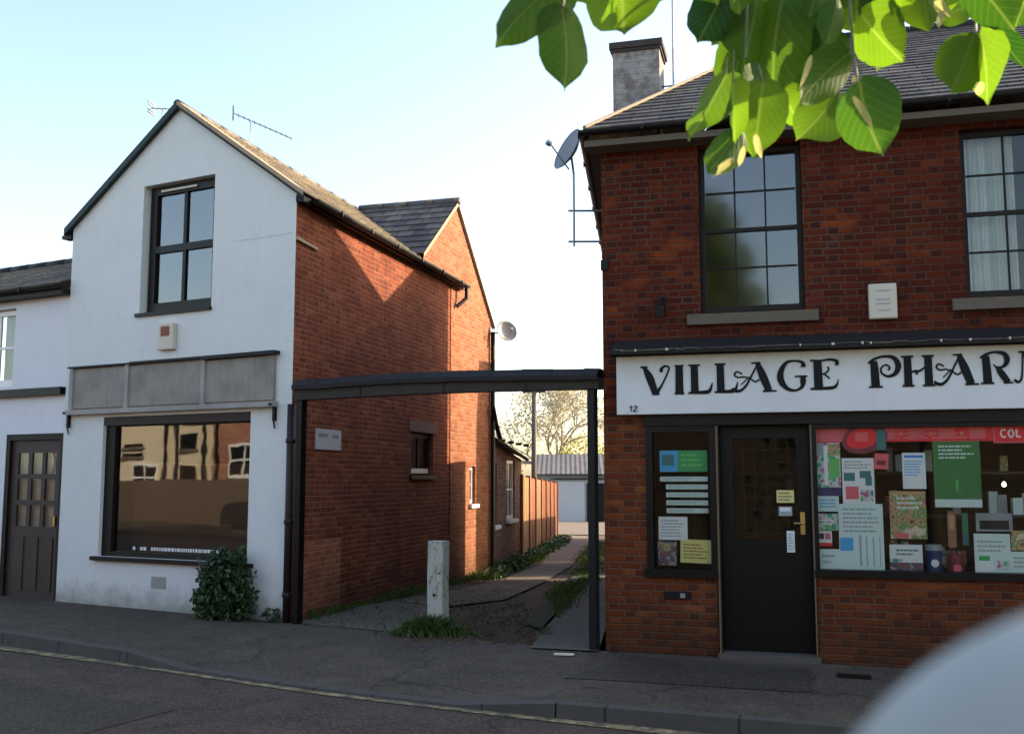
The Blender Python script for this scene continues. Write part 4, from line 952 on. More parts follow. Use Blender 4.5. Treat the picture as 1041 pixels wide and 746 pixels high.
# big window
st = poster('window_banner', 'long red paper banner along the top of the big shop window', 'banner', 1.95, 3.45, .335, .475, 'red', [(.0, .17, .0, 1, 'pink')] + [(.36+k*.168, .45+k*.168, .15, .85, 'pink') for k in range(4)] + [(.31+k*.168, .33+k*.168, .4, .6, 'tan') for k in range(4)], (.02, .98, .1, .9, 3, 'pink'), w=-.09)
cb = poster('window_banner', 'dark red rounded banner end with pale border and capital letters at the right edge', 'banner', 3.44, 4.4, .315, .475, 'pink', [(.012, .988, .06, .94, 'red')], w=-.083)
cm = MB(); LMs = LM; LM = cm
def plainl(u0, z0, h, s):
    for st_ in s: ribbon(cm, [(u0+h*.62*x, z0+h*y, .2*h) for x, y in st_], w=-.082, th=.0008)
x0 = 3.50
for s in ([[(.95,.85),(.5,1.),(.1,.7),(.1,.3),(.5,0),(.95,.15)]], [[(.5,1),(.08,.7),(.08,.3),(.5,0),(.92,.3),(.92,.7),(.5,1)]], [[(.1,1),(.1,0)], [(.0,.06),(.85,.06)]]):
    plainl(x0, .365, .07, s); x0 += .062
cm.build('lettering', PC['white'], cb)
poster('leaflet', 'tall leaflet of green, white and navy patches at the big window left edge', 'leaflet', 1.95, 2.155, -.15, .33, 'pic_cool', [(.0, .3, .75, 1, 'grey'), (.5, .95, .76, .98, 'pic_warm'), (.5, .95, .35, .7, 'lgreen'), (.0, 1, .0, .16, 'navy'), (.3, .46, .2, .95, 'white')])
poster('notice_sheet', 'white sheet with a dark figure and a round pink mark beside the green leaflet', 'notice', 2.165, 2.44, -.22, .19, 'white', [(.05, .4, .5, .68, 'teal'), (.55, .9, .56, .72, 'teal'), (.72, .92, .4, .6, 'teal'), (.1, .5, .1, .38, 'pink'), (.55, .95, .05, .3, 'pic_cool')], (.08, .9, .75, .95, 3, 'grey'))
# cut-out bottle-like display card
m = MB(); n = 22; pts = [(2.37+.195*math.cos(2*math.pi*k/n)*(1-.12*math.sin(2*math.pi*k/n)), -.07, .375+.145*math.sin(2*math.pi*k/n)+.03*math.cos(2*math.pi*k/n)) for k in range(n)]
m.fr(F, pts); m.fr(F, [(a, b-.003, c) for a, b, c in reversed(pts)]); dc = m.build('display_card', PC['maroon']); tag(dc, 'rounded red cut-out display card overlapping the red banner', 'display card')
m = MB(); m.fr(F, [(2.345+(a-2.37)*.68, -.0685, .37+(c-.375)*.66) for a, b, c in pts]); m.build('print', PC['red'], dc)
m = MB(); m.box(F, 2.29, 2.40, -.0684, -.067, .34, .42); m.build('print', PC['pink'], dc)
m = MB(); m.box(F, 2.47, 2.55, -.0684, -.066, .26, .44); m.build('print', PC['teal'], dc)
poster('price_card', 'small pink card with dark figures below the cut-out display card', 'card', 2.445, 2.565, .09, .23, 'pink', [(.15, .8, .25, .55, 'maroon')], w=-.068, rot=-4)
poster('leaflet', 'pale sheet with blue line, directly under the tall green leaflet', 'leaflet', 1.945, 2.13, -.29, -.145, 'pale', (), (.1, .9, .2, .8, 3, 'skyb'))
poster('leaflet', 'dark teal leaflet left of the large pale poster', 'leaflet', 1.945, 2.115, -.46, -.31, 'pic_cool', (), (.1, .9, .3, .7, 2, 'white'))
poster('age_card', 'small card with blue figures and red foot at the big window left edge', 'card', 1.935, 2.06, -.60, -.465, 'white', [(.1, .45, .45, .85, 'navy'), (.52, .9, .45, .85, 'pink'), (0, 1, 0, .22, 'red')])
poster('poster', 'large pale green poster with blue square and ruled columns low in the big window', 'poster', 2.12, 2.50, -.80, -.22, 'pale', [(.02, .32, .28, .48, 'skyb'), (.45, .5, .05, .52, 'grey'), (.6, .63, .05, .5, 'grey'), (.75, .78, .05, .5, 'grey'), (.9, .92, .05, .5, 'grey')], (.1, .9, .55, .95, 6, 'grey'))
poster('shelf_card', 'low pale card on the window bottom left of the large pale poster', 'card', 1.95, 2.13, -.80, -.625, 'pale', (), (.1, .8, .2, .8, 2, 'grey'))
poster('notice_sheet', 'white sheet with blue heading hanging between cut-out card and green poster', 'notice', 2.68, 2.875, -.085, .235, 'white', [(.1, .9, .86, .93, 'blue')], (.1, .9, .35, .8, 6, 'skyb'))
poster('poster', 'tall dark green poster with white foot strip in the middle of the window', 'poster', 2.94, 3.325, -.245, .335, 'green', [(0, 1, 0, .12, 'pale'), (.47, .51, .24, .42, 'lgreen')], (.12, .9, .72, .95, 4, 'pale'))
poster('poster', 'brown and tan picture poster below the white sheet', 'poster', 2.56, 2.865, -.525, -.105, 'pic_warm', [(.02, .98, .93, .99, 'tan'), (.1, .5, .02, .12, 'pink')], (.2, .9, .6, .9, 3, 'pale'))
poster('display_box', 'white and purple box standing on the window bottom by the brown poster', 'box', 2.545, 2.82, -.80, -.575, 'white', [(.0, 1, .0, .3, 'pic_dark'), (.0, .4, .3, .45, 'pic_cool')], (.2, .9, .55, .85, 2, 'teal'))
def jar(label, u0, u1, z1, lidc, bc, spot):
    t = thing('product_tub', F.p((u0+u1)/2, -.15, -.80), label, 'tub')
    r = (u1-u0)/2; m = MB(); m.lathe(F.p((u0+u1)/2, -.17, -.80), (0, 0, 1), [(0, 0), (r, .0), (r, z1+.80-.06), (r*.9, z1+.80-.05)], 20); m.build('body', PC[bc], t, smooth=False)
    m = MB(); m.lathe(F.p((u0+u1)/2, -.17, z1-.055), (0, 0, 1), [(r*1.0, 0), (r*1.0, .05), (0, .055)], 20); m.build('lid', PC[lidc], t)
    m = MB(); m.lathe(F.p((u0+u1)/2, -.17+r+.001, (z1-.86)/2-.02), (F.n[0], F.n[1], 0), [(r*.5, 0), (r*.45, .004), (0, .004)], 14); m.build('badge', PC[spot], t)
jar('squat navy tub with a pinkish lid, second item along the window bottom', 2.85, 2.99, -.57, 'grey', 'navy', 'white'); jar('squat dark red tub standing right of the navy tub', 3.03, 3.17, -.65, 'maroon', 'maroon', 'pink')
poster('hanging_bag', 'brown paper packet hanging below the green poster', 'packet', 3.05, 3.12, -.60, -.28, 'brown', [(.2, .8, .5, .9, 'tan')], w=-.2)
poster('hanging_bag', 'dark green packet right of the brown packet below the green poster', 'packet', 3.17, 3.22, -.58, -.30, 'teal', [(.2, .8, .4, .9, 'green')], w=-.2)
poster('display_box', 'pale box with a small green emblem at the bottom right of the window', 'box', 3.24, 3.53, -.80, -.47, 'pale', [(.12, .42, .30, .42, 'emerald'), (0, .5, .0, .28, 'white'), (.6, .96, .06, .3, 'pic_cool')], (.1, .9, .5, .85, 3, 'grey'))
poster('display_box', 'low pale card at the right frame edge beside the emblem box', 'box', 3.53, 3.74, -.80, -.62, 'pale', (), (.1, .9, .2, .8, 3, 'grey'))
poster('leaflet', 'dark leaflet with pinkish picture above the low pale card at the right frame edge', 'leaflet', 3.54, 3.72, -.61, -.44, 'pic_warm', [(.3, .8, .05, .2, 'tan')])
poster('shop_display', 'smoky grey dome-shaped display behind the pale box', 'display', 3.30, 3.60, -.46, -.30, 'grey', [(.1, .9, .1, .6, 'black')], w=-.3)
for k, (a, b, c) in enumerate(((2.45, 2.9, 'maroon'), (3.3, 3.8, 'brown'), (4.0, 4.6, 'navy'))): pass
sh = thing('display_shelf', F.p(3.3, -.6, -1.7), 'dark wooden display unit inside the shop window', 'shelf unit')
m = MB()
for z in (-.82, -.35, .05): m.box(F, 2.5, 4.8, -.95, -.6, z, z+.02)
m.build('shelf', M['brown_door'], sh)
m = MB()
for u in (2.5, 3.4, 4.3): m.box(F, u, u+.03, -.99, -.955, -1.6, .5)
m.build('upright', M['brown_door'], sh)
m = MB(); random.seed(4); cols = ['pic_cool', 'pic_warm', 'maroon', 'pic_dark', 'grey', 'pale']
for c in cols:
    m = MB()
    for k in range(9):
        u = random.uniform(2.52, 4.6); z = random.choice((-.795, -.325, .075)); m.box(F, u, u+random.uniform(.04, .09), -.8, -.7, z, z+random.uniform(.1, .22))
    m.build('goods', PC[c], sh)
lp = thing('ceiling_lamp', F.p(3.6, -.9, .2), 'small bright round lamp glowing inside the big shop window', 'lamp')
em = bpy.data.materials.new('lit bulb'); em.use_nodes = True; b = em.node_tree.nodes['Principled BSDF']; b.inputs['Emission Color'].default_value = (1, .97, .9, 1); b.inputs['Emission Strength'].default_value = 6
m = MB(); m.lathe(F.p(3.66, -.9, -.07), (0, 0, 1), [(0, 0), (.012, .003), (.019, .014), (.016, .03), (.008, .045)], 12); m.build('bulb', em, lp, smooth=True)
m = MB(); m.tube(F.p(3.66, -.9, 0), F.p(3.66, -.9, .95), .004); m.build('cord', M['gutter'], lp)

# alarm box, bracket lamp
m = MB(); m.box(F, 2.44, 2.68, .0, .08, 1.43, 1.75); pa = m.build('alarm_box', M['plastic'], bevel=.012); tag(pa, 'cream alarm box with faint dark print on dark brick over the shop sign', 'alarm box')
m = MB()
for z in (1.68, 1.60, 1.56, 1.50): m.box(F, 2.50+.02*(z < 1.55), 2.62, .0801, .084, z, z+.014)
m.build('print', PC['grey'], pa)
wl = thing('wall_lamp', F.p(.58, .1, 1.50), 'small black lamp bracket on the brick left of the upper sash window', 'lamp')
m = MB(); m.box(F, .55, .61, 0, .02, 1.55, 1.74); m.path([F.p(.58, .02, 1.7), F.p(.58, .1, 1.72), F.p(.57, .13, 1.66)], .012); m.build('bracket', M['gutter'], wl)
m = MB(); m.lathe(F.p(.57, .13, 1.52), (0, 0, 1), [(0, 0), (.035, .0), (.05, .1), (.02, .14), (0, .145)], 12); m.build('shade', M['gutter'], wl)
pb = MB(); pb.box(F, -.01, .06, .0, .03, 2.02, 2.12); o = pb.build('junction_box', M['gutter']); tag(o, 'tiny black box on the upper left brick corner of the shop building', 'junction box')

# ---------------------------------------------------------------- timber gateway over the alley mouth
a0, a1 = Vector((-2.41, 11.36)), Vector((.855, 9.66)); BF = Frame(a0.x, a0.y, d=tuple(a1-a0)); BLn = (a1-a0).length
gw = thing('alley_gateway', ((a0.x+a1.x)/2, (a0.y+a1.y)/2, gz(-.8, 10.5)), 'dark timber beam on two posts spanning the alley mouth between both buildings', 'gateway')
zt = lambda u: 1.10+.035*math.sin(math.pi*u/BLn)-.05*u/BLn
zb = lambda u: .875-.02*u/BLn+.02*math.sin(math.pi*u/BLn)
m = MB(); n = 16
for k in range(n):
    a, b = BLn*k/n, BLn*(k+1)/n
    for (w0, w1, fa_, fb_) in ((-.07, .07, lambda u: zb(u), lambda u: zb(u)+.12),):
        m.fr(BF, [(a, w1, fa_(a)), (b, w1, fa_(b)), (b, w1, fb_(b)), (a, w1, fb_(a))]); m.fr(BF, [(b, w0, fa_(b)), (a, w0, fa_(a)), (a, w0, fb_(a)), (b, w0, fb_(b))])
        m.fr(BF, [(a, w0, fa_(a)), (b, w0, fa_(b)), (b, w1, fa_(b)), (a, w1, fa_(a))], 'uw')
m.build('beam', M['timber_beam'], gw)
m = MB(); random.seed(6); u = .0
while u < BLn:     # lapped slates and lead dressed over the top
    b = min(BLn, u+random.uniform(.22, .36)); j = random.uniform(-.009, .009); e0, e1 = zt(u)+j, zt(b)+j*.4
    pr = [(.11, -.115), (.115, -.07), (.04, .0), (-.04, .0), (-.135, -.09)]
    lo_ = lambda u_: zb(u_)+.145
    for (w0, h0), (w1, h1) in zip(pr, pr[1:]):
        m.face([BF.p(u, w0, e0+h0), BF.p(b, w0, e1+h0), BF.p(b, w1, e1+h1), BF.p(u, w1, e0+h1)])
    m.face([BF.p(u, .11, e0-.115), BF.p(u, .07, e0-.117), BF.p(b, .07, e1-.117), BF.p(b, .11, e1-.115)])
    m.face([BF.p(u, -.135, e0-.09), BF.p(u, .11, e0-.115), BF.p(u, .115, e0-.07), BF.p(u, .04, e0), BF.p(u, -.04, e0)])
    u = b
m.build('capping', M['slate_ledge'], gw)
for u in (.9, 1.95, 2.9): m = MB(); m.box(BF, u, u+.015, .071, .078, zb(u)+.005, zb(u)+.13); m.build('strap', M['gutter'], gw)
for (u, name) in ((.06, 0), (BLn-.10, 1)):
    m = MB(); x = BF.p(u, 0, 0); g_ = gz(x.x, x.y)-.05; m.box(BF, u-.04+.01*name, u+.042, -.05, .05, g_, zb(u)-.002)
    m.build('post', M['iron_green'] if name else M['black_wood'], gw, bevel=.006)
dp = MB(); dp.path([S.p(.05, .09, 3.15), S.p(.10, .06, 2.95), S.p(.10, .06, 1.16)], .0)  if 0 else None
m = MB(); m.path([W.p(.02, .03, .84), W.p(.02, .03, -1.62)], .045, 12)
for z in (.4, -.5, -1.3): m.lathe(W.p(.02, .03, z), (0, 0, 1), [(.045, 0), (.056, .01), (.056, .05), (.045, .06)], 12)
o = m.build('downpipe', M['purple_wood'], smooth=True); tag(o, 'dark plum downpipe standing against the right corner of the white house', 'downpipe')

# ---------------------------------------------------------------- bollard, bush, weeds
x, y = -.765, 10.68; zg = gz(x, y)
m = MB(); BFp = Frame(x, y, 25); n = 9
for k in range(n):
    z0, z1 = zg-.05+.99*k/n, zg-.05+.99*(k+1)/n; m.box(BFp, -.088+.003*math.sin(k), .088+.003*math.sin(k), -.07, .07, z0, z1, skip='td')
m.box(BFp, -.088, .09, -.07, .07, zg+.935, zg+.945, skip='d')
def bollard_mat():
    m = N('flaking white post paint'); P = m.pos(); u, v = m.uv()
    f = m.noise(3.4, 8, .8, m.xyz(m.mth('MULTIPLY', u, 9.), m.mth('MULTIPLY', v, 3.), 1.))
    c = m.mix(m.ramp(f, [(.53, 0.), (.60, 1.)]), (.85, .82, .77), (.25, .22, .17)); c = m.mix(m.ramp(m.mth('ADD', v, m.mth('MULTIPLY', f, .4)), [(.0, .6), (.35, 0.)]), c, (.10, .11, .06))
    m.pbr(c, .75, 0., m.bump(f, -.5, .01)); return m.m
bo = m.build('bollard', bollard_mat()); tag(bo, 'flaking white square wooden post standing in weeds at the alley mouth', 'bollard')
m = MB(); m.lathe(BFp.p(-.01, .0705, zg+.40), (BFp.n[0], BFp.n[1], 0), [(.016, 0), (.016, .003), (0, .003)], 10); m.lathe(BFp.p(.05, .0705, zg+.62), (BFp.n[0], BFp.n[1], 0), [(.010, 0), (.010, .003), (0, .003)], 10); m.build('bolt', M['gutter'], bo)

def leafcloud(name, blobs, count, size, mat, parent=None, seed=1, droop=.3, pts=6, kind=None, base=None, shell=.55):
    """many separate small leaves filled through the given ellipsoids (x,y,z,rx,ry,rz,weight)"""
    rnd = random.Random(seed); vs = []; fs = []; tot = sum(b[6] for b in blobs)
    for b in blobs:
        for _ in range(int(count*b[6]/tot)):
            while True:
                p = Vector((rnd.uniform(-1, 1), rnd.uniform(-1, 1), rnd.uniform(-1, 1)))
                if p.length < 1 and (p.length > shell or rnd.random() < .25): break
            q = Vector((b[0]+p.x*b[3], b[1]+p.y*b[4], b[2]+p.z*b[5]))
            if noise.noise(q*(2.2/max(.2, b[3]))) < -.22: continue
            s = size*rnd.uniform(.6, 1.25); n = (p*.6+Vector((rnd.gauss(0, .6), rnd.gauss(0, .6), rnd.gauss(0.2, .6)))).normalized()
            a = n.orthogonal().normalized(); a.rotate(Matrix.Rotation(rnd.uniform(0, 6.28), 3, n)); a = (a+Vector((0, 0, -droop))).normalized(); c = n.cross(a).normalized()
            i = len(vs); vs += [q, q+a*s*.35+c*s*.3+n*s*.05, q+a*s, q+a*s*.35-c*s*.3+n*s*.05]; fs.append([i, i+1, i+2, i+3])
    me = bpy.data.meshes.new(name); off = Vector(ORG[parent.name]) if parent else Vector(base or (0, 0, 0))
    me.from_pydata([tuple(v-off) for v in vs], [], fs); me.materials.append(mat); o = bpy.data.objects.new(name, me); col.objects.link(o)
    if parent: o.parent = parent
    else: o.location = off
    if kind: o['kind'] = kind
    return o
# bush in front of the white wall
bp = W.p(-.74, .22, 0); bz = gz(bp.x, bp.y)
bu = thing('bush', (bp.x, bp.y, bz), 'dark green leafy bush against the white wall below the empty shop window', 'bush')
def at(u, w, z): p = W.p(-.76+(u+.82)*.86, w, z); return (p.x, p.y, p.z)
leafcloud('foliage', [at(-.82, .2, -1.34)+(.33, .2, .32, 1.2), at(-.80, .2, -1.02)+(.26, .17, .20, .6), at(-.58, .2, -1.38)+(.24, .18, .28, .5), at(-1.02, .2, -1.35)+(.2, .18, .26, .4), at(-.68, .2, -.90)+(.14, .1, .12, .16), at(-.45, .2, -1.08)+(.13, .1, .10, .1), at(-1.15, .2, -1.08)+(.09, .08, .12, .07), at(-.98, .2, -.86)+(.06, .06, .10, .05), at(-.84, .2, -.80)+(.05, .05, .08, .04), at(-.52, .2, -.84)+(.05, .05, .09, .04)], 3700, .066, M['leaf_bush'], bu, 3, .4)
m = MB(); rnd = random.Random(9)
for k in range(16):
    a = Vector(W.p(-.85+rnd.uniform(-.06, .06), .15, -1.62)); b = Vector(W.p(-.85+rnd.uniform(-.38, .38), .2+rnd.uniform(-.12, .14), rnd.uniform(-1.3, -.85))); m.tube(a, a.lerp(b, .5)+Vector((0, 0, .08)), .010, .007, 5); m.tube(a.lerp(b, .5)+Vector((0, 0, .08)), b, .007, .003, 5)
m.build('stem', M['bark'], bu)
sb = W.p(-.13, .1, 0); sbz = gz(sb.x, sb.y)
su = thing('weed_clump', (sb.x, sb.y, sbz), 'small green weed clump at the right foot of the white house wall', 'weed')
leafcloud('foliage', [(sb.x, sb.y, sbz+.07, .10, .07, .10, 1)], 200, .05, M['leaf_bush'], su, 5, .2)

def blades(name, area, count, h, mat, seed, label=None, spread=.35, parent=None):
    rnd = random.Random(seed); vs = []; fs = []
    for _ in range(count):
        q = area(rnd)
        if q is None: continue
        x, y, s = q; z = gz(x, y)+.01; hh = h*s*rnd.uniform(.4, 1.2); a = rnd.uniform(0, 6.28); d = Vector((math.cos(a), math.sin(a), 0)); l = Vector((rnd.gauss(0, spread), rnd.gauss(0, spread), 1))*hh; w = rnd.uniform(.004, .009)*(1.3 if h > .15 else 1)
        i = len(vs); b = Vector((x, y, z)); vs += [b-d*w, b+d*w, b+l*.6+d*w*.7, b+l+Vector((l.x, l.y, -hh*.15))*.5, b+l*.6-d*w*.7]; fs.append([i, i+1, i+2, i+3, i+4])
    me = bpy.data.meshes.new(name); off = Vector(ORG[parent.name]) if parent else Vector((0, 0, 0)); me.from_pydata([tuple(v-off) for v in vs], [], fs); me.materials.append(mat); o = bpy.data.objects.new(name, me); col.objects.link(o)
    if parent: o.parent = parent
    return o
def seg_area(pts, wd, dens=None):
    P = [Vector(p) for p in pts]; Ls = [(P[i+1]-P[i]).length for i in range(len(P)-1)]; T = sum(Ls)
    def f(r):
        t = r.uniform(0, T); i = 0
        while t > Ls[i] and i < len(Ls)-1: t -= Ls[i]; i += 1
        p = P[i].lerp(P[i+1], t/Ls[i]); x, y = p.x+r.gauss(0, wd), p.y+r.gauss(0, wd)
        s = noise.noise(Vector((x*1.6, y*.9, 5)))
        if s < -.25: return None
        return x, y, .75+s
    return f
wt = thing('weed_clump', (x-.1, y-.15, zg), 'tuft of dark grass and weeds around the foot of the white wooden post', 'weed')
def around(r):
    a, d = r.uniform(0, 6.28), abs(r.gauss(0, .17)); X_, Y_ = x-.06+math.cos(a)*d*1.3, y-.14+math.sin(a)*d*.7; return X_, Y_, max(.25, 1.1-d*2.4)
blades('blade', around, 1700, .2, M['grass'], 2, parent=wt)
leafcloud('leaf', [(x-.08, y-.16, zg+.08, .3, .12, .11, 1)], 420, .06, M['leaf_bush'], wt, 8, .2)
gr1 = blades('fence_grass', seg_area([(-.52, 17.0), (-.30, 18.9), (.28, 21.8), (1.3, 31), (1.6, 35)], .13), 5200, .17, M['grass'], 5); gr1['kind'] = 'stuff'
leafcloud('fence_weeds', [(-.25+.155*k+(.02*(k % 3)), 18.3+1.1*k, gz(0, 18.5+1.1*k)+.08, .22, .4, .17, 1) for k in range(13)], 2600, .09, M['leaf_bush'], None, 21, .2, kind='stuff')
gr2 = blades('verge_grass', seg_area([(.42, 13.), (1.0, 16.5), (1.65, 21.5), (2.6, 31.)], .16), 5600, .085, M['grass'], 7); gr2['kind'] = 'stuff'
gr3 = blades('joint_grass', seg_area([(.24, 10.1), (1.0, 15.6), (1.3, 17.5)], .035), 900, .05, M['grass'], 8); gr3['kind'] = 'stuff'
gr4 = blades('alley_moss_tufts', lambda r: (r.uniform(-2.2, .1), r.uniform(10.8, 15.5), .6) if noise.noise(Vector((r.random()*.01, 0, 0))) > -1 else None, 1100, .05, M['grass'], 12); gr4['kind'] = 'stuff'
gr5 = blades('wall_foot_grass', seg_area([S.p(.3, .1, 0).xy, S.p(3.5, .1, 0).xy, S.p(6.9, .12, 0).xy], .05), 1300, .12, M['grass'], 14); gr5['kind'] = 'stuff'
# rubble at the alley mouth
m = MB(); rnd = random.Random(31)
def stone(mb, x, y, r):
    z = gz(x, y)+r*.15; i = len(mb.v); ring = []
    k = 7; top = Vector((x, y, z+r*.55)); P = [Vector((x+math.cos(2*math.pi*j/k)*r*rnd.uniform(.75, 1.2), y+math.sin(2*math.pi*j/k)*r*rnd.uniform(.6, 1.), z-r*.3)) for j in range(k)]
    Q = [Vector((p.x*.75+x*.25, p.y*.75+y*.25, z+r*rnd.uniform(.25, .5))) for p in P]
    for j in range(k):
        j2 = (j+1) % k; mb.face([P[j], P[j2], Q[j2], Q[j]]); mb.face([Q[j], Q[j2], top])
for _ in range(620):
    X_, Y_ = rnd.uniform(-1.0, .25), 10.0+abs(rnd.gauss(0, 1.6))
    if X_ > -.1+.0*Y_ and X_ > .14+(Y_-9.7)*.14: continue
    stone(m, X_, Y_, rnd.uniform(.008, .03))
o = m.build('rubble', M['soil']); o['kind'] = 'stuff'
m = MB(); m.box(Frame(.48, 9.40, 12), -.10, .08, -.035, .035, gz(.5, 9.3)+.006, gz(.5, 9.3)+.016); o = m.build('litter', M['plastic']); tag(o, 'flat scrap of pale litter on the footway before the right alley post', 'litter')

# ---------------------------------------------------------------- dishes and aerials
def dish(name, c, n, r, mat, label, arm_to, armr=.012, down=None):
    t = thing(name, c, label, 'satellite dish'); n = Vector(n).normalized(); C = Vector(c)
    m = MB(); m.lathe(C, n, [(0, -.05*r/.2), (r*.5, -.035*r/.2), (r*.85, -.005), (r, .02), (r*1.0, .028), (r*.84, .004), (r*.48, -.025*r/.2), (0, -.04*r/.2)], 28); m.build('reflector', mat, t, smooth=True)
    m = MB(); lnb = C+n*r*1.0+Vector((0, 0, -r*.25)); m.tube(C+Vector((0, 0, -r*.9)), lnb, .008); m.lathe(lnb, n, [(0, 0), (.03, .0), (.03, .05), (0, .05)], 10); m.build('feed_arm', M['metal'], t)
    m = MB()
    for a, b in arm_to: m.tube(a, b, armr)
    m.build('mount', M['metal'], t); return t
dc_ = Vector((.525, 9.9, 3.36)); 
pX, pY = .68, 10.4
dish('satellite_dish', (.60, 10.35, 3.44), (-.78, -.36, .36), .235, M['dish'], 'grey satellite dish on a pole beside the upper left corner of the shop building',
     [((pX-.03, pY, 3.2), (pX-.03, pY, 2.42)), ((pX-.09, pY, 2.80), (1.0, pY, 2.80)), ((pX-.09, pY, 2.47), (1.0, pY, 2.47)), ((pX-.03, pY, 3.2), (.62, 10.36, 3.42))])
q = S.p(7.52, .26, 2.72)
dish('satellite_dish', (q.x+.03, q.y, q.z), (.42, -.86, .28), .205, M['dish_pale'], 'pale satellite dish fixed to the corner of the sunlit orange brick house', [(S.p(7.44, .0, 2.70), S.p(7.5, .2, 2.68))])
def yagi(name, base, top, d, n, L_, label, el=.22, tilt=0):
    t = thing(name, base, label, 'aerial'); m = MB(); m.tube(base, top, .014, .012, 6); m.build('mast', M['metal'], t)
    d = Vector(d).normalized(); s = Vector((-d.y, d.x, 0)).normalized(); c = Vector(top)
    m = MB(); m.tube(c-d*L_*.3, c+d*L_*.7, .009, .009, 6); m.build('boom', M['metal'], t)
    m = MB()
    for k in range(n):
        p = c-d*L_*.3+d*L_*k/(n-1); m.tube(p-s*el*(.5-.02*k)+Vector((0, 0, .0)), p+s*el*(.5-.02*k), .005, .005, 5)
    m.build('element', M['metal'], t)
    m = MB(); p = c-d*L_*.3
    for z in (-.08, -.04, .04, .08): m.tube(p+Vector((0, 0, z))-s*el*.5, p+Vector((0, 0, z))+s*el*.5, .012, .012, 5)
    m.build('reflector', M['metal'], t)
yagi('television_aerial', (-5.3, 14.9, 3.2), (-5.32, 14.9, 5.60), (1, -.15, -.10), 8, .62, 'thin aerial mast behind the left slope of the white gable', .2)
yagi('television_aerial', (-4.05, 15.2, 4.2), (-4.05, 15.2, 5.52), (.95, .25, -.36), 12, .95, 'sloping thin aerial behind the right slope of the white gable', .2)
cm_ = CH.p(.66, -.2, 4.3)
at_ = thing('aerial_mast', CH.p(.62, -.2, 4.3), 'tall thin aerial mast strapped beside the brick chimney', 'aerial')
m = MB(); m.tube(CH.p(.66, -.2, 4.4), CH.p(.67, -.2, 6.6), .014, .012, 8); m.build('mast', M['metal'], at_)
m = MB(); m.tube(CH.p(.5, -.2, 4.82), CH.p(.74, -.2, 4.82), .01); m.tube(CH.p(.5, -.2, 4.62), CH.p(.70, -.2, 4.60), .01); m.build('bracket', M['gutter'], at_)
yq = CH.p(.67, -.2, 6.3); m = MB(); m.tube(yq, yq+Vector((.9, .3, 0)), .008)
for k in range(8): p_ = yq+Vector((.9, .3, 0))*k/7; m.tube(p_-Vector((-.04, .12, 0)), p_+Vector((-.04, .12, 0)), .004)
m.build('element', M['metal'], at_)

# ---------------------------------------------------------------- the alley fence, pole, garage, workshop, trees
Fn = Frame(.18, 21.83, d=(.1, .99))
fe = thing('board_fence', Fn.p(6.5, 0, gz(1, 28)), 'tall reddish brown board fence along the left side of the alley', 'fence')
fmats = [wood('red brown fence boards', (.20, .065, .025), (.34, .13, .055), 'v', .85), wood('golden fence boards', (.26, .14, .05), (.36, .21, .08), 'v', .85)]
FL_ = 13.4
for k in range(7):
    a, b = k*FL_/7, (k+1)*FL_/7; m = MB(); rnd = random.Random(k); uu = a+.06
    while uu < b-.05:
        z1 = .06-.0145*(uu+.1)+rnd.uniform(-.012, .012); g_ = gz(Fn.p(uu, 0, 0).x, Fn.p(uu, 0, 0).y)
        m.box(Fn, uu, uu+.098, .0, .018+.006*(int(uu*10) % 2), g_-.03, z1); uu += .105
    m.build('fence_panel', fmats[1] if k in (0, 2) else fmats[0], fe)
for k in range(8):
    a = k*FL_/7; m = MB(); p_ = Fn.p(a, 0, 0); m.box(Fn, a-.05, a+.05, -.06, .06, gz(p_.x, p_.y)-.1, .11-.0145*a); m.build('post', fmats[0], fe)
po = thing('telegraph_pole', (.63, 30, gz(.63, 30)), 'slim dark telegraph pole rising behind the alley fence', 'pole')
m = MB(); m.tube((.63, 30, gz(.6, 30)-.2), (.66, 30, 2.75), .085, .07, 12); m.build('shaft', M['bark'], po, smooth=True)
m = MB(); m.box(Frame(.66, 30, 10), -.35, .35, -.05, .05, 2.55, 2.62); m.build('crossarm', M['bark'], po)
def corr(name, base, w=.0):
    m = N(name); u, v = m.uv()
    r_ = m.mth('SINE', m.mth('MULTIPLY', u, 2*math.pi/.15*.5)); sh_ = m.ramp(m.noise(1.2, 6, .7, m.pos()), [(.3, .7), (.7, 1.1)])
    c = m.mix(1., base, sh_, 'MULTIPLY'); m.pbr(c, .85, 0., m.bump(r_, .35, .03), Specular_IOR_Level=.15); return m.m
gd = thing('garage', (3.3, 57.4, gz(3, 57)), 'small white garage with a plain door at the far end of the alley', 'garage')
G0 = Frame(2.45, 57, 0); gzz = gz(3.3, 57)
m = MB(); m.box(G0, -.0, 3.0, -5, 0, gzz-.1, -.02, skip='t'); m.build('wall', plain('grey garage wall', (.35, .36, .37), .8, .2, 3), gd)
m = MB(); m.box(G0, .15, 1.60, .01, .05, gzz, -.12); m.build('door', plain('pale garage door', (.42, .43, .45), .5, .1, 3), gd)
m = MB(); m.box(G0, -.1, 3.1, -5.1, .15, -.02, .06); m.build('roof', M['slate_ledge'], gd)
m = MB(); m.box(G0, 1.72, 2.7, .01, .06, gzz, -.22); m.build('side_door', M['black_wood'], gd)
wk = thing('workshop_shed', (3, 66, gz(3, 66)), 'long grey corrugated shed behind the white garage', 'shed')
WK = Frame(1.5, 62.5, 3)
m = MB(); m.box(WK, 0, 13, -8, 0, gz(3, 62)-.2, .35, skip='t'); m.build('wall', corr('grey cladding', (.30, .29, .28)), wk)
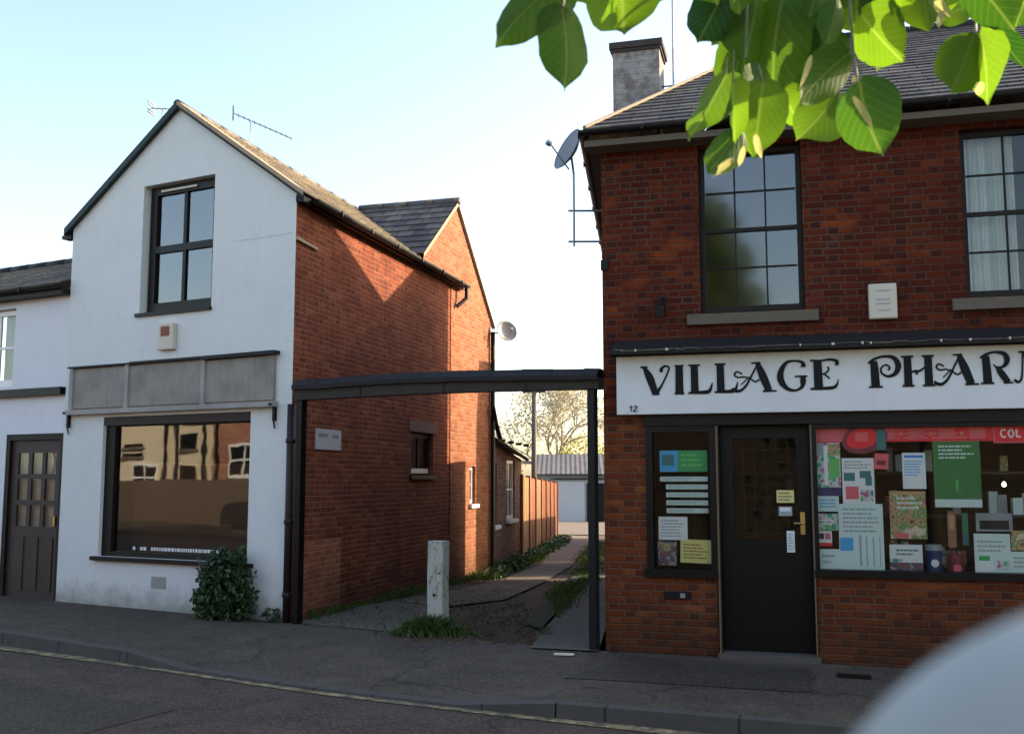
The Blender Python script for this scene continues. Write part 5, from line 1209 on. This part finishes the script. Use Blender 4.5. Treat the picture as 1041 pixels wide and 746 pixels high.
m = MB(); m.face([WK.p(-.3, .4, .32), WK.p(13.3, .4, .32), WK.p(13.3, -4, 1.62), WK.p(-.3, -4, 1.62)], [(0, 0), (13.6, 0), (13.6, 4.6), (0, 4.6)]); m.face([WK.p(13.3, -8.4, .32), WK.p(-.3, -8.4, .32), WK.p(-.3, -4, 1.62), WK.p(13.3, -4, 1.62)]); m.build('roof', corr('grey corrugated roof', (.17, .16, .16)), wk)

def tree(name, base, height, crown_z, spread, label, leafmat, barkmat, nleaf, lsize, seed, depth=6, trunk_r=.2, group=None, twig=.006, first=.38):
    rnd = random.Random(seed); t = thing(name, base, label, 'tree', group); B = Vector(base)
    wood_ = MB(); tips = []
    def grow(p, d, L_, r, k):
        segs = 2; q = p
        for s in range(segs):
            d = (d+Vector((rnd.gauss(0, .12), rnd.gauss(0, .12), rnd.gauss(.02, .08)))).normalized(); e = q+d*L_/segs; wood_.tube(q, e, r*(1-.25*s/segs), r*(1-.25*(s+1)/segs), 7 if k < 2 else (5 if k < 4 else 3), caps=False); q = e
            if k >= 2: tips.append(q.copy())
        if k >= depth: return
        nb = rnd.choice((2, 3, 3)) if k else 5
        for _ in range(nb):
            a = rnd.uniform(0, 6.28); sp = rnd.uniform(.45, .95)*(1.1 if k < 2 else 1.)
            o_ = d.orthogonal().normalized(); o_.rotate(Matrix.Rotation(a, 3, d)); nd = (d*math.cos(sp)+o_*math.sin(sp)*spread+Vector((0, 0, .12))).normalized()
            grow(q, nd, L_*rnd.uniform(.62, .82), max(twig, r*.62), k+1)
    grow(B, Vector((0, 0, 1)), height*first, trunk_r, 0)
    tr = wood_.build('trunk', barkmat, t)
    if nleaf:
        vs = []; fs = []
        for _ in range(nleaf):
            q = rnd.choice(tips)+Vector((rnd.gauss(0, .28), rnd.gauss(0, .28), rnd.gauss(-.05, .25)))*height/7
            n_ = Vector((rnd.gauss(0, 1), rnd.gauss(0, 1), rnd.gauss(.4, 1))).normalized(); a = n_.orthogonal().normalized(); a.rotate(Matrix.Rotation(rnd.uniform(0, 6.28), 3, n_)); c = n_.cross(a); s = lsize*rnd.uniform(.6, 1.3)
            i = len(vs); vs += [q, q+a*s*.5+c*s*.4, q+a*s, q+a*s*.5-c*s*.4]; fs.append([i, i+1, i+2, i+3])
        me = bpy.data.meshes.new('crown'); me.from_pydata([tuple(v-B) for v in vs], [], fs); me.materials.append(leafmat); o = bpy.data.objects.new('crown', me); col.objects.link(o); o.parent = t
    return t
tree('bare_tree', (4.4, 74, gz(4, 74)), 10.6, 0, .9, 'tall pale thinly leaved tree behind the grey shed at the end of the alley', M['leaf_pale'], M['bark_pale'], 6000, .17, 5, 6, .22, twig=.017, first=.30)
tree('bare_tree', (9.0, 80, gz(8, 75)), 9.0, 0, .9, 'second pale tree partly hidden behind the shop corner beyond the alley', M['leaf_pale'], M['bark_pale'], 3000, .17, 15, 6, .22, twig=.017, first=.30)
yb = thing('yellow_green_bush', (4.9, 71.5, gz(4, 71)), 'rounded yellow green bush under the pale tree beyond the shed', 'bush')
leafcloud('foliage', [(4.9, 71.5, 1.4, 1.9, 1.5, 1.9, 1), (6.3, 71.5, 1.0, 1.6, 1.5, 2.0, .6), (3.6, 71.5, .9, 1.1, 1.2, 1.2, .4)], 5000, .2, M['leaf_far'], yb, 17)
m = MB(); m.tube((4.9, 71.5, -2.6), (4.9, 71.5, .6), .09, .04); m.build('stem', M['bark'], yb)

# ---------------------------------------------------------------- other side of the street, seen in the glass
Q = Frame(0, -3.5, 24)      # its n points to +Y side negative: buildings stand at w > 0
def opp(name, t0, t1, ztop, zridge, mat, label, wins=(), roofmat=None, w0=0., dep=6.):
    g_ = gz(*Q.p((t0+t1)/2, 0, 0).xy)-.2; t = thing(name, Q.p((t0+t1)/2, w0+dep/2, g_), label, 'building')
    m = MB(); P = [(t0, w0), (t1, w0), (t1, w0+dep), (t0, w0+dep)]
    for i in range(4):
        a, b = P[i], P[(i+1) % 4]; m.face([Q.p(*a, g_), Q.p(*b, g_), Q.p(*b, ztop), Q.p(*a, ztop)], [(a[0]+a[1], g_), (b[0]+b[1], g_), (b[0]+b[1], ztop), (a[0]+a[1], ztop)])
    m.build('wall', mat, t)
    m = MB(); mid = w0+dep/2
    m.face([Q.p(t0-.2, w0-.2, ztop), Q.p(t1+.2, w0-.2, ztop), Q.p(t1+.2, mid, zridge), Q.p(t0-.2, mid, zridge)]); m.face([Q.p(t1+.2, w0+dep+.2, ztop), Q.p(t0-.2, w0+dep+.2, ztop), Q.p(t0-.2, mid, zridge), Q.p(t1+.2, mid, zridge)])
    m.face([Q.p(t0, w0, ztop), Q.p(t0, mid, zridge), Q.p(t0, w0+dep, ztop)]); m.face([Q.p(t1, w0, ztop), Q.p(t1, w0+dep, ztop), Q.p(t1, mid, zridge)])
    m.build('roof', roofmat or M['slate_ledge'], t)
    m = MB(); m.box(Q, t0-.15, t1+.15, w0-.16, w0-.003, ztop-.1, ztop-.01); m.build('gutter', M['gutter'], t)
    for e_ in (t0+.2, t1-.2): m = MB(); m.box(Q, e_, e_+.08, w0-.1, w0-.003, g_, ztop-.101); m.build('downpipe', M['gutter'], t)
    m = MB(); m.box(Q, (t0+t1)/2-.35, (t0+t1)/2+.35, mid-.3, mid+.3, zridge-.4, zridge+.9); m.build('chimney', M['brick_opp'], t)
    for (a, b, c, d, fm) in wins:
        m = MB(); m.box(Q, a-.08, b+.08, w0-.12, w0-.001, c-.09, c-.004); m.build('sill', M['stone'], t)
        m = MB(); m.box(Q, a, b, w0-.05, w0-.002, c, d); f_ = m.build('window', M[fm], t)
        m = MB(); n_ = 2
        for k in range(n_): m.box(Q, a+.07+(b-a-.07)*k/n_, a+(b-a-.07)*(k+1)/n_, w0-.056, w0-.0505, c+.08, (c+d)/2-.03); m.box(Q, a+.07+(b-a-.07)*k/n_, a+(b-a-.07)*(k+1)/n_, w0-.056, w0-.0505, (c+d)/2+.03, d-.08)
        m.build('pane', M['black_wood'], f_)
    return t
opp('cream_building', -31, -25.3, 1.9, 3.4, M['cream'], 'sunlit cream rendered building across the street, reflected in the empty shop window', [(-27.4, -26.5, 1.0, 1.1, 'black_wood'), (-27.4, -26.5, .7, .8, 'black_wood'), (-26.95, -25.8, -.35, .5, 'white_paint'), (-30.3, -29.2, -.4, 1.0, 'black_wood')], M['slate_left'])
opp('cream_cottage', -25.2, -23.6, 1.8, 3.2, M['cream'], 'narrow sunlit cream cottage between two larger buildings across the street', [(-24.8, -24.1, .9, 1.35, 'black_wood'), (-24.8, -24.1, -.3, .4, 'black_wood')], M['slate_left'])
opp('red_brick_house', -23.5, -17.8, 1.85, 3.8, M['brick_opp'], 'sunlit red brick house across the street with white windows', [(-22.7, -21.5, .05, 1.05, 'white_paint'), (-20.9, -19.9, .05, 1.05, 'white_paint'), (-19.4, -18.4, .05, 1.05, 'white_paint')], M['slate_left'])
opp('brick_terrace', -17.6, -9.5, 2.3, 4.2, M['brick_opp'], 'long sunlit brick terrace across the street behind the camera', [(-16.5, -15.5, -.4, .9, 'white_paint'), (-13.5, -12.5, -.4, .9, 'white_paint'), (-11.2, -10.2, -.4, .9, 'white_paint')], M['slate_left'], w0=1.)
opp('cream_hall', 6, 16, 1.7, 3.4, M['cream'], 'low cream hall across the street to the right behind the camera', [(8, 9, -.4, .9, 'white_paint'), (12, 13, -.4, .9, 'white_paint')], M['slate_left'], w0=2.)
hd = thing('hedge', Q.p(-1.5, .9, gz(0, -4)), 'tall dark clipped hedge added behind the camera to block low sky reflections', 'hedge')  # put in so the shop windows mirror dark leaves instead of bright sky
hm = MB(); hm.box(Q, -9.2, 5.8, .55, 1.35, -1.9, 1.15); hm.build('branches', M['bark'], hd)
leafcloud('foliage', [tuple(Q.p(-8.6+k*.78, .95, -.25))+(.62, .62, 1.62, 1) for k in range(19)], 15000, .11, M['leaf_bush'], hd, 41)
bwm = MB(); bwm.box(Q, -33, -17.8, -.55, -.35, -1.9, -.02); bwl = bwm.build('reflection_wall', plain('brown garden wall', (.10, .072, .05), .9, .45, 3)); tag(bwl, 'low brown wall across the street, added for its brown reflection in the shop window', 'wall')  # put in to give the window reflection its brown lower band
def vehicle(name, t0, L_, Hh, mat, label, cat, van=False):
    P0 = Q.p(t0+L_/2, -2.8, 0); g_ = gz(P0.x, P0.y)-.1; t = thing(name, (P0.x, P0.y, g_), label, cat); w0, w1 = -2.0, -.4
    prof = [(0, .25), (.0, .75), (.05, Hh*.55), (.22, Hh*.6), (.34, Hh*.97), (.42, Hh), (.97, Hh), (1, Hh*.9), (1, .25)] if van else [(0, .25), (0, .6), (.04, .75), (.26, .88), (.40, Hh*.98), (.47, Hh), (.75, Hh*.99), (.90, .95), (.99, .85), (1, .3)]
    m = MB(); pp = [(t0+a*L_, g_+b) for a, b in prof]
    for s in (w0, w1): m.face([Q.p(a, s, b) for a, b in pp])
    for (a, b), (c, d) in zip(pp, pp[1:]+pp[:1]): m.face([Q.p(a, w0, b), Q.p(c, w0, d), Q.p(c, w1, d), Q.p(a, w1, b)])
    m.build('body', mat, t)
    m = MB()
    for s in (w0-.004, w1+.004):
        if van: m.face([Q.p(t0+L_*a, s, g_+Hh*b) for a, b in ((.27, .6), (.36, .92), (.5, .92), (.5, .6))])
        else: m.face([Q.p(t0+L_*a, s, g_+b) for a, b in ((.30, .9), (.41, Hh*.94), (.74, Hh*.94), (.84, .95))])
    m.build('side_window', M['car_dark'] if mat is not M['car_dark'] else M['rubber'], t)
    for a in (.18, .8):
        for s in (w0-.01, w1-.2):
            wm = MB(); wm.lathe(Q.p(t0+L_*a, s, g_+.31), (Q.n[0], Q.n[1], 0), [(0, 0), (.2, .0), (.31, .02), (.31, .2), (.2, .21), (0, .21)], 20); wh_ = wm.build('wheel', M['rubber'], t)
    return t
vehicle('parked_car', -20.9, 3.9, 1.4, M['car_dark'], 'dark hatchback parked across the street before the red brick house', 'car')
stt = thing('street_tree', (-3.1, -3.6, gz(-3, -3)), 'leafy street tree behind the camera, mirrored in the upper sash window', 'tree')
m = MB(); m.tube((-3.1, -3.6, gz(-3, -3)), (-3.0, -3.5, 1.6), .17, .12, 12)
for e_ in ((-3.9, -3.6, 3.6), (-2.4, -3.3, 3.9), (-3.1, -4.1, 4.3), (-2.9, -3.2, 5.2), (-3.6, -3.0, 4.4)): m.tube((-3.0, -3.5, 1.55), e_, .07, .02, 8)
m.build('trunk', M['bark'], stt)
leafcloud('crown', [(-3.1, -3.6, 3.6, 1.3, 1.2, 1.1, 1.2), (-2.3, -3.3, 4.0, .8, .8, .9, .7), (-3.9, -3.6, 4.0, .9, .9, .9, .6), (-3.0, -3.5, 4.9, 1.1, 1., .9, 1), (-2.5, -3.4, 5.4, .55, .6, .55, .3), (-3.3, -3.6, 5.7, .7, .7, .6, .4), (-1.95, -3.2, 4.9, .55, .5, .5, .3), (-1.8, -3.2, 4.0, .6, .6, .5, .35), (-2.7, -3.4, 6.2, .6, .6, .5, .3), (-2.3, -3.3, 5.8, .6, .5, .4, .25)], 15000, .15, M['leaf_tree'], stt, 51, shell=.3)

# ---------------------------------------------------------------- lime branch overhead
lt = thing('lime_tree', (2.3, -1.6, gz(2.3, -1.6)), 'lime tree with large heart shaped green leaves hanging into the top right', 'tree')
def leaf_lime2():
    m = N('veined lime leaf'); u, v = m.uv(); geo = m.n('NewGeometry'); rnd_ = geo.outputs['Random Per Island']
    a = m.mth('ABSOLUTE', u)
    sv = m.mth('SINE', m.mth('MULTIPLY', m.mth('ADD', m.mth('SUBTRACT', v, m.mth('MULTIPLY', a, .85)), m.mth('MULTIPLY', m.noise(30, 2, .5, m.pos()), .05)), m.mth('ADD', 42., m.mth('MULTIPLY', rnd_, 12.)))); vein = m.ramp(sv, [(.6, 0.), (1., 1.)])
    mid = m.ramp(a, [(.012, 1.), (.03, 0.)]); vv = m.mth('MAXIMUM', m.mth('MULTIPLY', vein, .28), mid)
    c = m.mix(rnd_, (.020, .075, .012), (.11, .20, .022)); c = m.mix(m.mth('MULTIPLY', m.noise(26, 4, .6, m.pos()), .4), c, (.03, .075, .012)); c = m.mix(m.mth('MULTIPLY', vv, .4), c, (.20, .27, .07)); c = m.mix(m.ramp(m.noise(90, 5, .7, m.pos()), [(.66, 0.), (.74, .6)]), c, (.10, .07, .02))
    bmp = m.bump(m.mth('ADD', vv, m.mth('MULTIPLY', m.noise(60, 3, .6, m.pos()), .6)), .55, .0015)
    d = m.n('BsdfPrincipled'); m.t.links.new(c, d.inputs['Base Color']); d.inputs['Roughness'].default_value = .5; d.inputs['Specular IOR Level'].default_value = .15; m.t.links.new(bmp, d.inputs['Normal'])
    hs = m.n('HueSaturation', Saturation=1.1, Value=1.8, Hue=.495); m.t.links.new(c, hs.inputs['Color']); t = m.n('BsdfTranslucent'); m.t.links.new(hs.outputs[0], t.inputs[0])
    mx = m.n('MixShader'); m.t.links.new(m.mth('ADD', .28, m.mth('MULTIPLY', rnd_, .38)), mx.inputs[0]); m.t.links.new(d.outputs[0], mx.inputs[1]); m.t.links.new(t.outputs[0], mx.inputs[2]); m.t.links.new(mx.outputs[0], m.out.inputs[0]); return m.m
ML = leaf_lime2()
PROF = [(0, .16), (.03, .44), (.08, .70), (.15, .89), (.25, .99), (.37, 1.), (.48, .97), (.58, .90), (.67, .79), (.75, .65), (.81, .50), (.86, .34), (.905, .20), (.95, .09), (1, .0)]
class Leaves:
    def __init__(s): s.v = []; s.f = []; s.uv = []
    def add(s, A, T, width, roll, fold=.25, curl=.15, rnd=random):
        A, T = Vector(A), Vector(T); ax = (T-A); L_ = ax.length; ax.normalize()
        view = (A+T)/2; view.normalize(); sd_ = ax.cross(view).normalized(); nn = sd_.cross(ax).normalized()   # nn roughly towards the eye
        if nn.dot(view) > 0: nn = -nn
        sd_.rotate(Matrix.Rotation(roll, 3, ax)); nn.rotate(Matrix.Rotation(roll, 3, ax)); cols_ = [-1, -.8, -.6, -.4, -.2, 0, .2, .4, .6, .8, 1]; i0 = len(s.v); W_ = width/2/max(.35, abs(math.cos(roll)))
        ph_ = rnd.uniform(0, 6.28); sk = rnd.uniform(-.06, .06)
        for j, (t, h) in enumerate(PROF):
            for c in cols_:
                se = 1+((.02*math.sin(j*2.9+ph_)-.02*rnd.random()) if abs(c) == 1 else 0)
                lobe = -.07*(1-t)**6*abs(c)*L_*(1 if t < .2 else 0)
                wv_ = .03*L_*math.sin(t*9+ph_+c*2)*abs(c)
                p = A+ax*(t*L_+lobe)+sd_*(c*h*W_*se+sk*L_*math.sin(t*3.1))+nn*(-fold*W_*abs(c)**1.5*h-curl*L_*(t*t)+wv_)
                s.v.append(p); s.uv.append((c*h*.5, t))
        nc = len(cols_)
        for j in range(len(PROF)-1):
            for c in range(nc-1): a = i0+j*nc+c; s.f.append([a, a+1, a+nc+1, a+nc])
    def build(s, name, mat, parent):
        me = bpy.data.meshes.new(name); off = Vector(ORG[parent.name]); me.from_pydata([tuple(v-off) for v in s.v], [], s.f); ul = me.uv_layers.new(name='UVMap')
        for lp in me.loops: ul.data[lp.index].uv = s.uv[lp.vertex_index]
        me.polygons.foreach_set('use_smooth', [True]*len(me.polygons)); me.materials.append(mat); o = bpy.data.objects.new(name, me); col.objects.link(o); o.parent = parent; return o
LS = Leaves(); BR = Leaves(); ST = MB()
cp, sp_ = math.cos(PITCH), math.sin(PITCH)
def sight(px, py, d):
    x, y = (px-520.5)/1030, (373-py)/1030
    v = Vector((x, cp-y*sp_, sp_+y*cp)); return v*d
rl_ = random.Random(77)
#  attach x,y  tip x,y  width  distance roll
LV = [(577,-22,500,52,50,1.55,.5), (572,8,575,97,52,1.50,-.6), (626,-40,637,44,82,1.62,.35), (738,-14,707,50,56,1.72,.3), (772,-12,752,74,62,1.75,-.4), (796,-4,776,98,62,1.70,.5),
      (738,76,697,146,34,1.60,.9), (776,84,770,158,60,1.58,-.25), (752,134,716,184,36,1.55,.2), (745,84,752,150,18,1.56,1.1), (862,56,806,112,46,1.62,-.3), (852,94,812,134,54,1.66,.3), (874,84,896,160,66,1.50,.12),
      (876,16,922,66,58,1.66,.5), (852,-2,845,42,26,1.60,-.6), (990,36,966,98,50,1.55,-.2), (996,34,998,108,40,1.57,.6), (984,-26,1030,36,56,1.52,.2), (1016,30,1042,74,18,1.6,1.0), (1052,-20,1030,26,60,1.68,.3),
      (828,-16,826,58,70,1.78,-.2), (806,20,800,112,50,1.80,.4), (898,-28,906,30,62,1.72,.4), (930,-34,948,34,48,1.6,-.5), (868,-30,872,40,62,1.80,.2), (716,-60,728,6,70,1.7,.3), (962,-50,958,12,60,1.7,-.3), (760,30,742,108,44,1.84,-.2), (840,34,838,104,40,1.82,.5), (905,30,880,70,40,1.78,-.7), (790,90,812,130,34,1.74,.4),
      (560,-60,592,6,60,1.7,.3), (680,-60,664,-4,60,1.75,.2), (800,-50,812,30,60,1.85,.3), (846,-50,888,10,60,1.9,.3), (925,-60,900,-2,60,1.9,.3), (1010,-60,1000,6,60,1.9,.1)]
for _ in range(30):
    x_, y_ = rl_.uniform(700, 1040), rl_.uniform(-45, 8)+max(0, rl_.gauss(0, 12)); L__ = rl_.uniform(26, 50); a__ = rl_.gauss(0, .5)
    if 905 < x_ < 960: y_ -= 30
    LV.append((x_, y_, x_+L__*math.sin(a__), y_+L__*math.cos(a__), L__*rl_.uniform(.55, .8), rl_.uniform(1.6, 2.0), rl_.uniform(-.8, .8)))
for (ax, ay, tx, ty, wd, d, ro) in LV:
    d2 = d+rl_.uniform(-.03, .03); A = sight(ax, ay, d2); T = sight(ax+(tx-ax)*.95, ay+(ty-ay)*.95, d2-rl_.uniform(0, .05)); LS.add(A, T, wd/1030*d2, ro+rl_.uniform(-.1, .1), rl_.uniform(.1, .6), rl_.uniform(-.12, .3), rl_)
    ST.tube(A, A+Vector((rl_.uniform(-.02, .02), rl_.uniform(-.01, .03), rl_.uniform(.03, .05))), .0013, .0013, 5)
for (ax, ay, tx, ty, wd, d, ro) in [(768,138,776,170,9,1.5,.2), (757,150,748,176,8,1.5,.5), (745,162,718,186,9,1.5,.3), (868,100,894,146,9,1.46,.2), (824,58,808,100,7,1.52,.3), (912,-2,910,22,9,1.6,.2), (952,2,972,24,14,1.55,.2), (958,12,952,34,9,1.55,.3), (996,84,994,102,12,1.5,.3), (868,78,870,94,7,1.5,.2)]:
    BR = Leaves(); BR.add(sight(ax, ay, d), sight(ax+(tx-ax)*.75, ay+(ty-ay)*.75, d), .8*wd/1030*d, ro, .2, .1, rl_); BR.build('bract', M['bract'], lt)
# twigs carrying them, back to the trunk above and behind the camera
for pts in ([(1.6, -.6, 1.9), (1.15, .9, 1.35), sight(930, -60, 1.75), sight(862, -20, 1.72), sight(830, 30, 1.76)], [sight(930, -60, 1.75), sight(800, -70, 1.75), sight(760, -20, 1.75), sight(758, 60, 1.66)], [sight(800, -70, 1.75), sight(640, -80, 1.6), sight(578, -30, 1.54), sight(572, 8, 1.5)], [sight(930, -60, 1.75), sight(990, -30, 1.6), sight(992, 36, 1.56)], [sight(862, -20, 1.72), sight(868, 60, 1.58), sight(872, 84, 1.51)], [sight(930, -60, 1.75), (1.3, 1.9, 1.3)]):
    P = [Vector(p) for p in pts]
    for i, (a, b) in enumerate(zip(P, P[1:])): r0 = .010 if a.y < 1 else .0028; ST.tube(a, b, r0, .003 if i == 0 and a.y < 1 else .002, 6)
# the rest of the branch, above and beside the frame
for _ in range(230):
    X_, Y_, Z_ = rl_.uniform(-.2, 2.4), rl_.uniform(-.8, 2.2), rl_.uniform(1.0, 2.2)
    if Y_ > .2 and Z_ < .62*Y_+.22+.1: continue
    A = Vector((X_, Y_, Z_)); T = A+Vector((rl_.uniform(-.04, .04), rl_.uniform(-.04, .04), -.07)); LS.add(A, T, .06, rl_.uniform(-1, 1), .25, .1, rl_)
    ST.tube(A, A+Vector((rl_.uniform(-.05, .05), rl_.uniform(-.05, .05), .08)), .0015, .0015, 4)
LS.build('foliage', ML, lt); ST.build('twig', M['stem'], lt)
m = MB(); m.tube((2.3, -1.6, gz(2.3, -1.6)), (2.2, -1.4, .9), .17, .12, 14); m.tube((2.2, -1.4, .9), (1.6, -.6, 1.9), .08, .03, 10); m.tube((2.2, -1.4, .9), (2.3, -1.5, 3.2), .1, .04, 10); m.tube((2.2, -1.4, 1.4), (3.1, -.9, 2.6), .06, .02, 8); m.build('trunk', M['bark'], lt)

# ---------------------------------------------------------------- blurred pale mirror housing beside the lens
c = sight(1206, 1034, .12)
vm = thing('vehicle_mirror', tuple(c+Vector((.03, -.02, -.06))), 'out of focus pale rounded mirror housing close to the lens at the bottom right', 'mirror')
bm = bmesh.new(); bmesh.ops.create_uvsphere(bm, u_segments=40, v_segments=24, radius=1)
for v in bm.verts:
    p = v.co; k = lambda t, e: math.copysign(abs(t)**e, t); p.x, p.y, p.z = k(p.x, .97), k(p.y, .97), k(p.z, .97)
me = bpy.data.meshes.new('housing')
Mx = Matrix.Translation(c-Vector(ORG[vm.name])) @ Matrix.Rotation(R(40), 4, 'Y') @ Matrix.Diagonal((.0484, .030, .0484, 1))
bm.transform(Mx); bm.to_mesh(me); bm.free(); me.polygons.foreach_set('use_smooth', [True]*len(me.polygons)); me.materials.append(plain('pale blue grey car paint', (.36, .38, .36), .5, .25, 9, bumps=0)); o = bpy.data.objects.new('housing', me); col.objects.link(o); o.parent = vm
m = MB(); e = c+Vector((.05, 0, -.045)); m.tube(e, e+Vector((.12, -.10, -.06)), .015, .02, 12); m.build('arm', M['rubber'], vm)
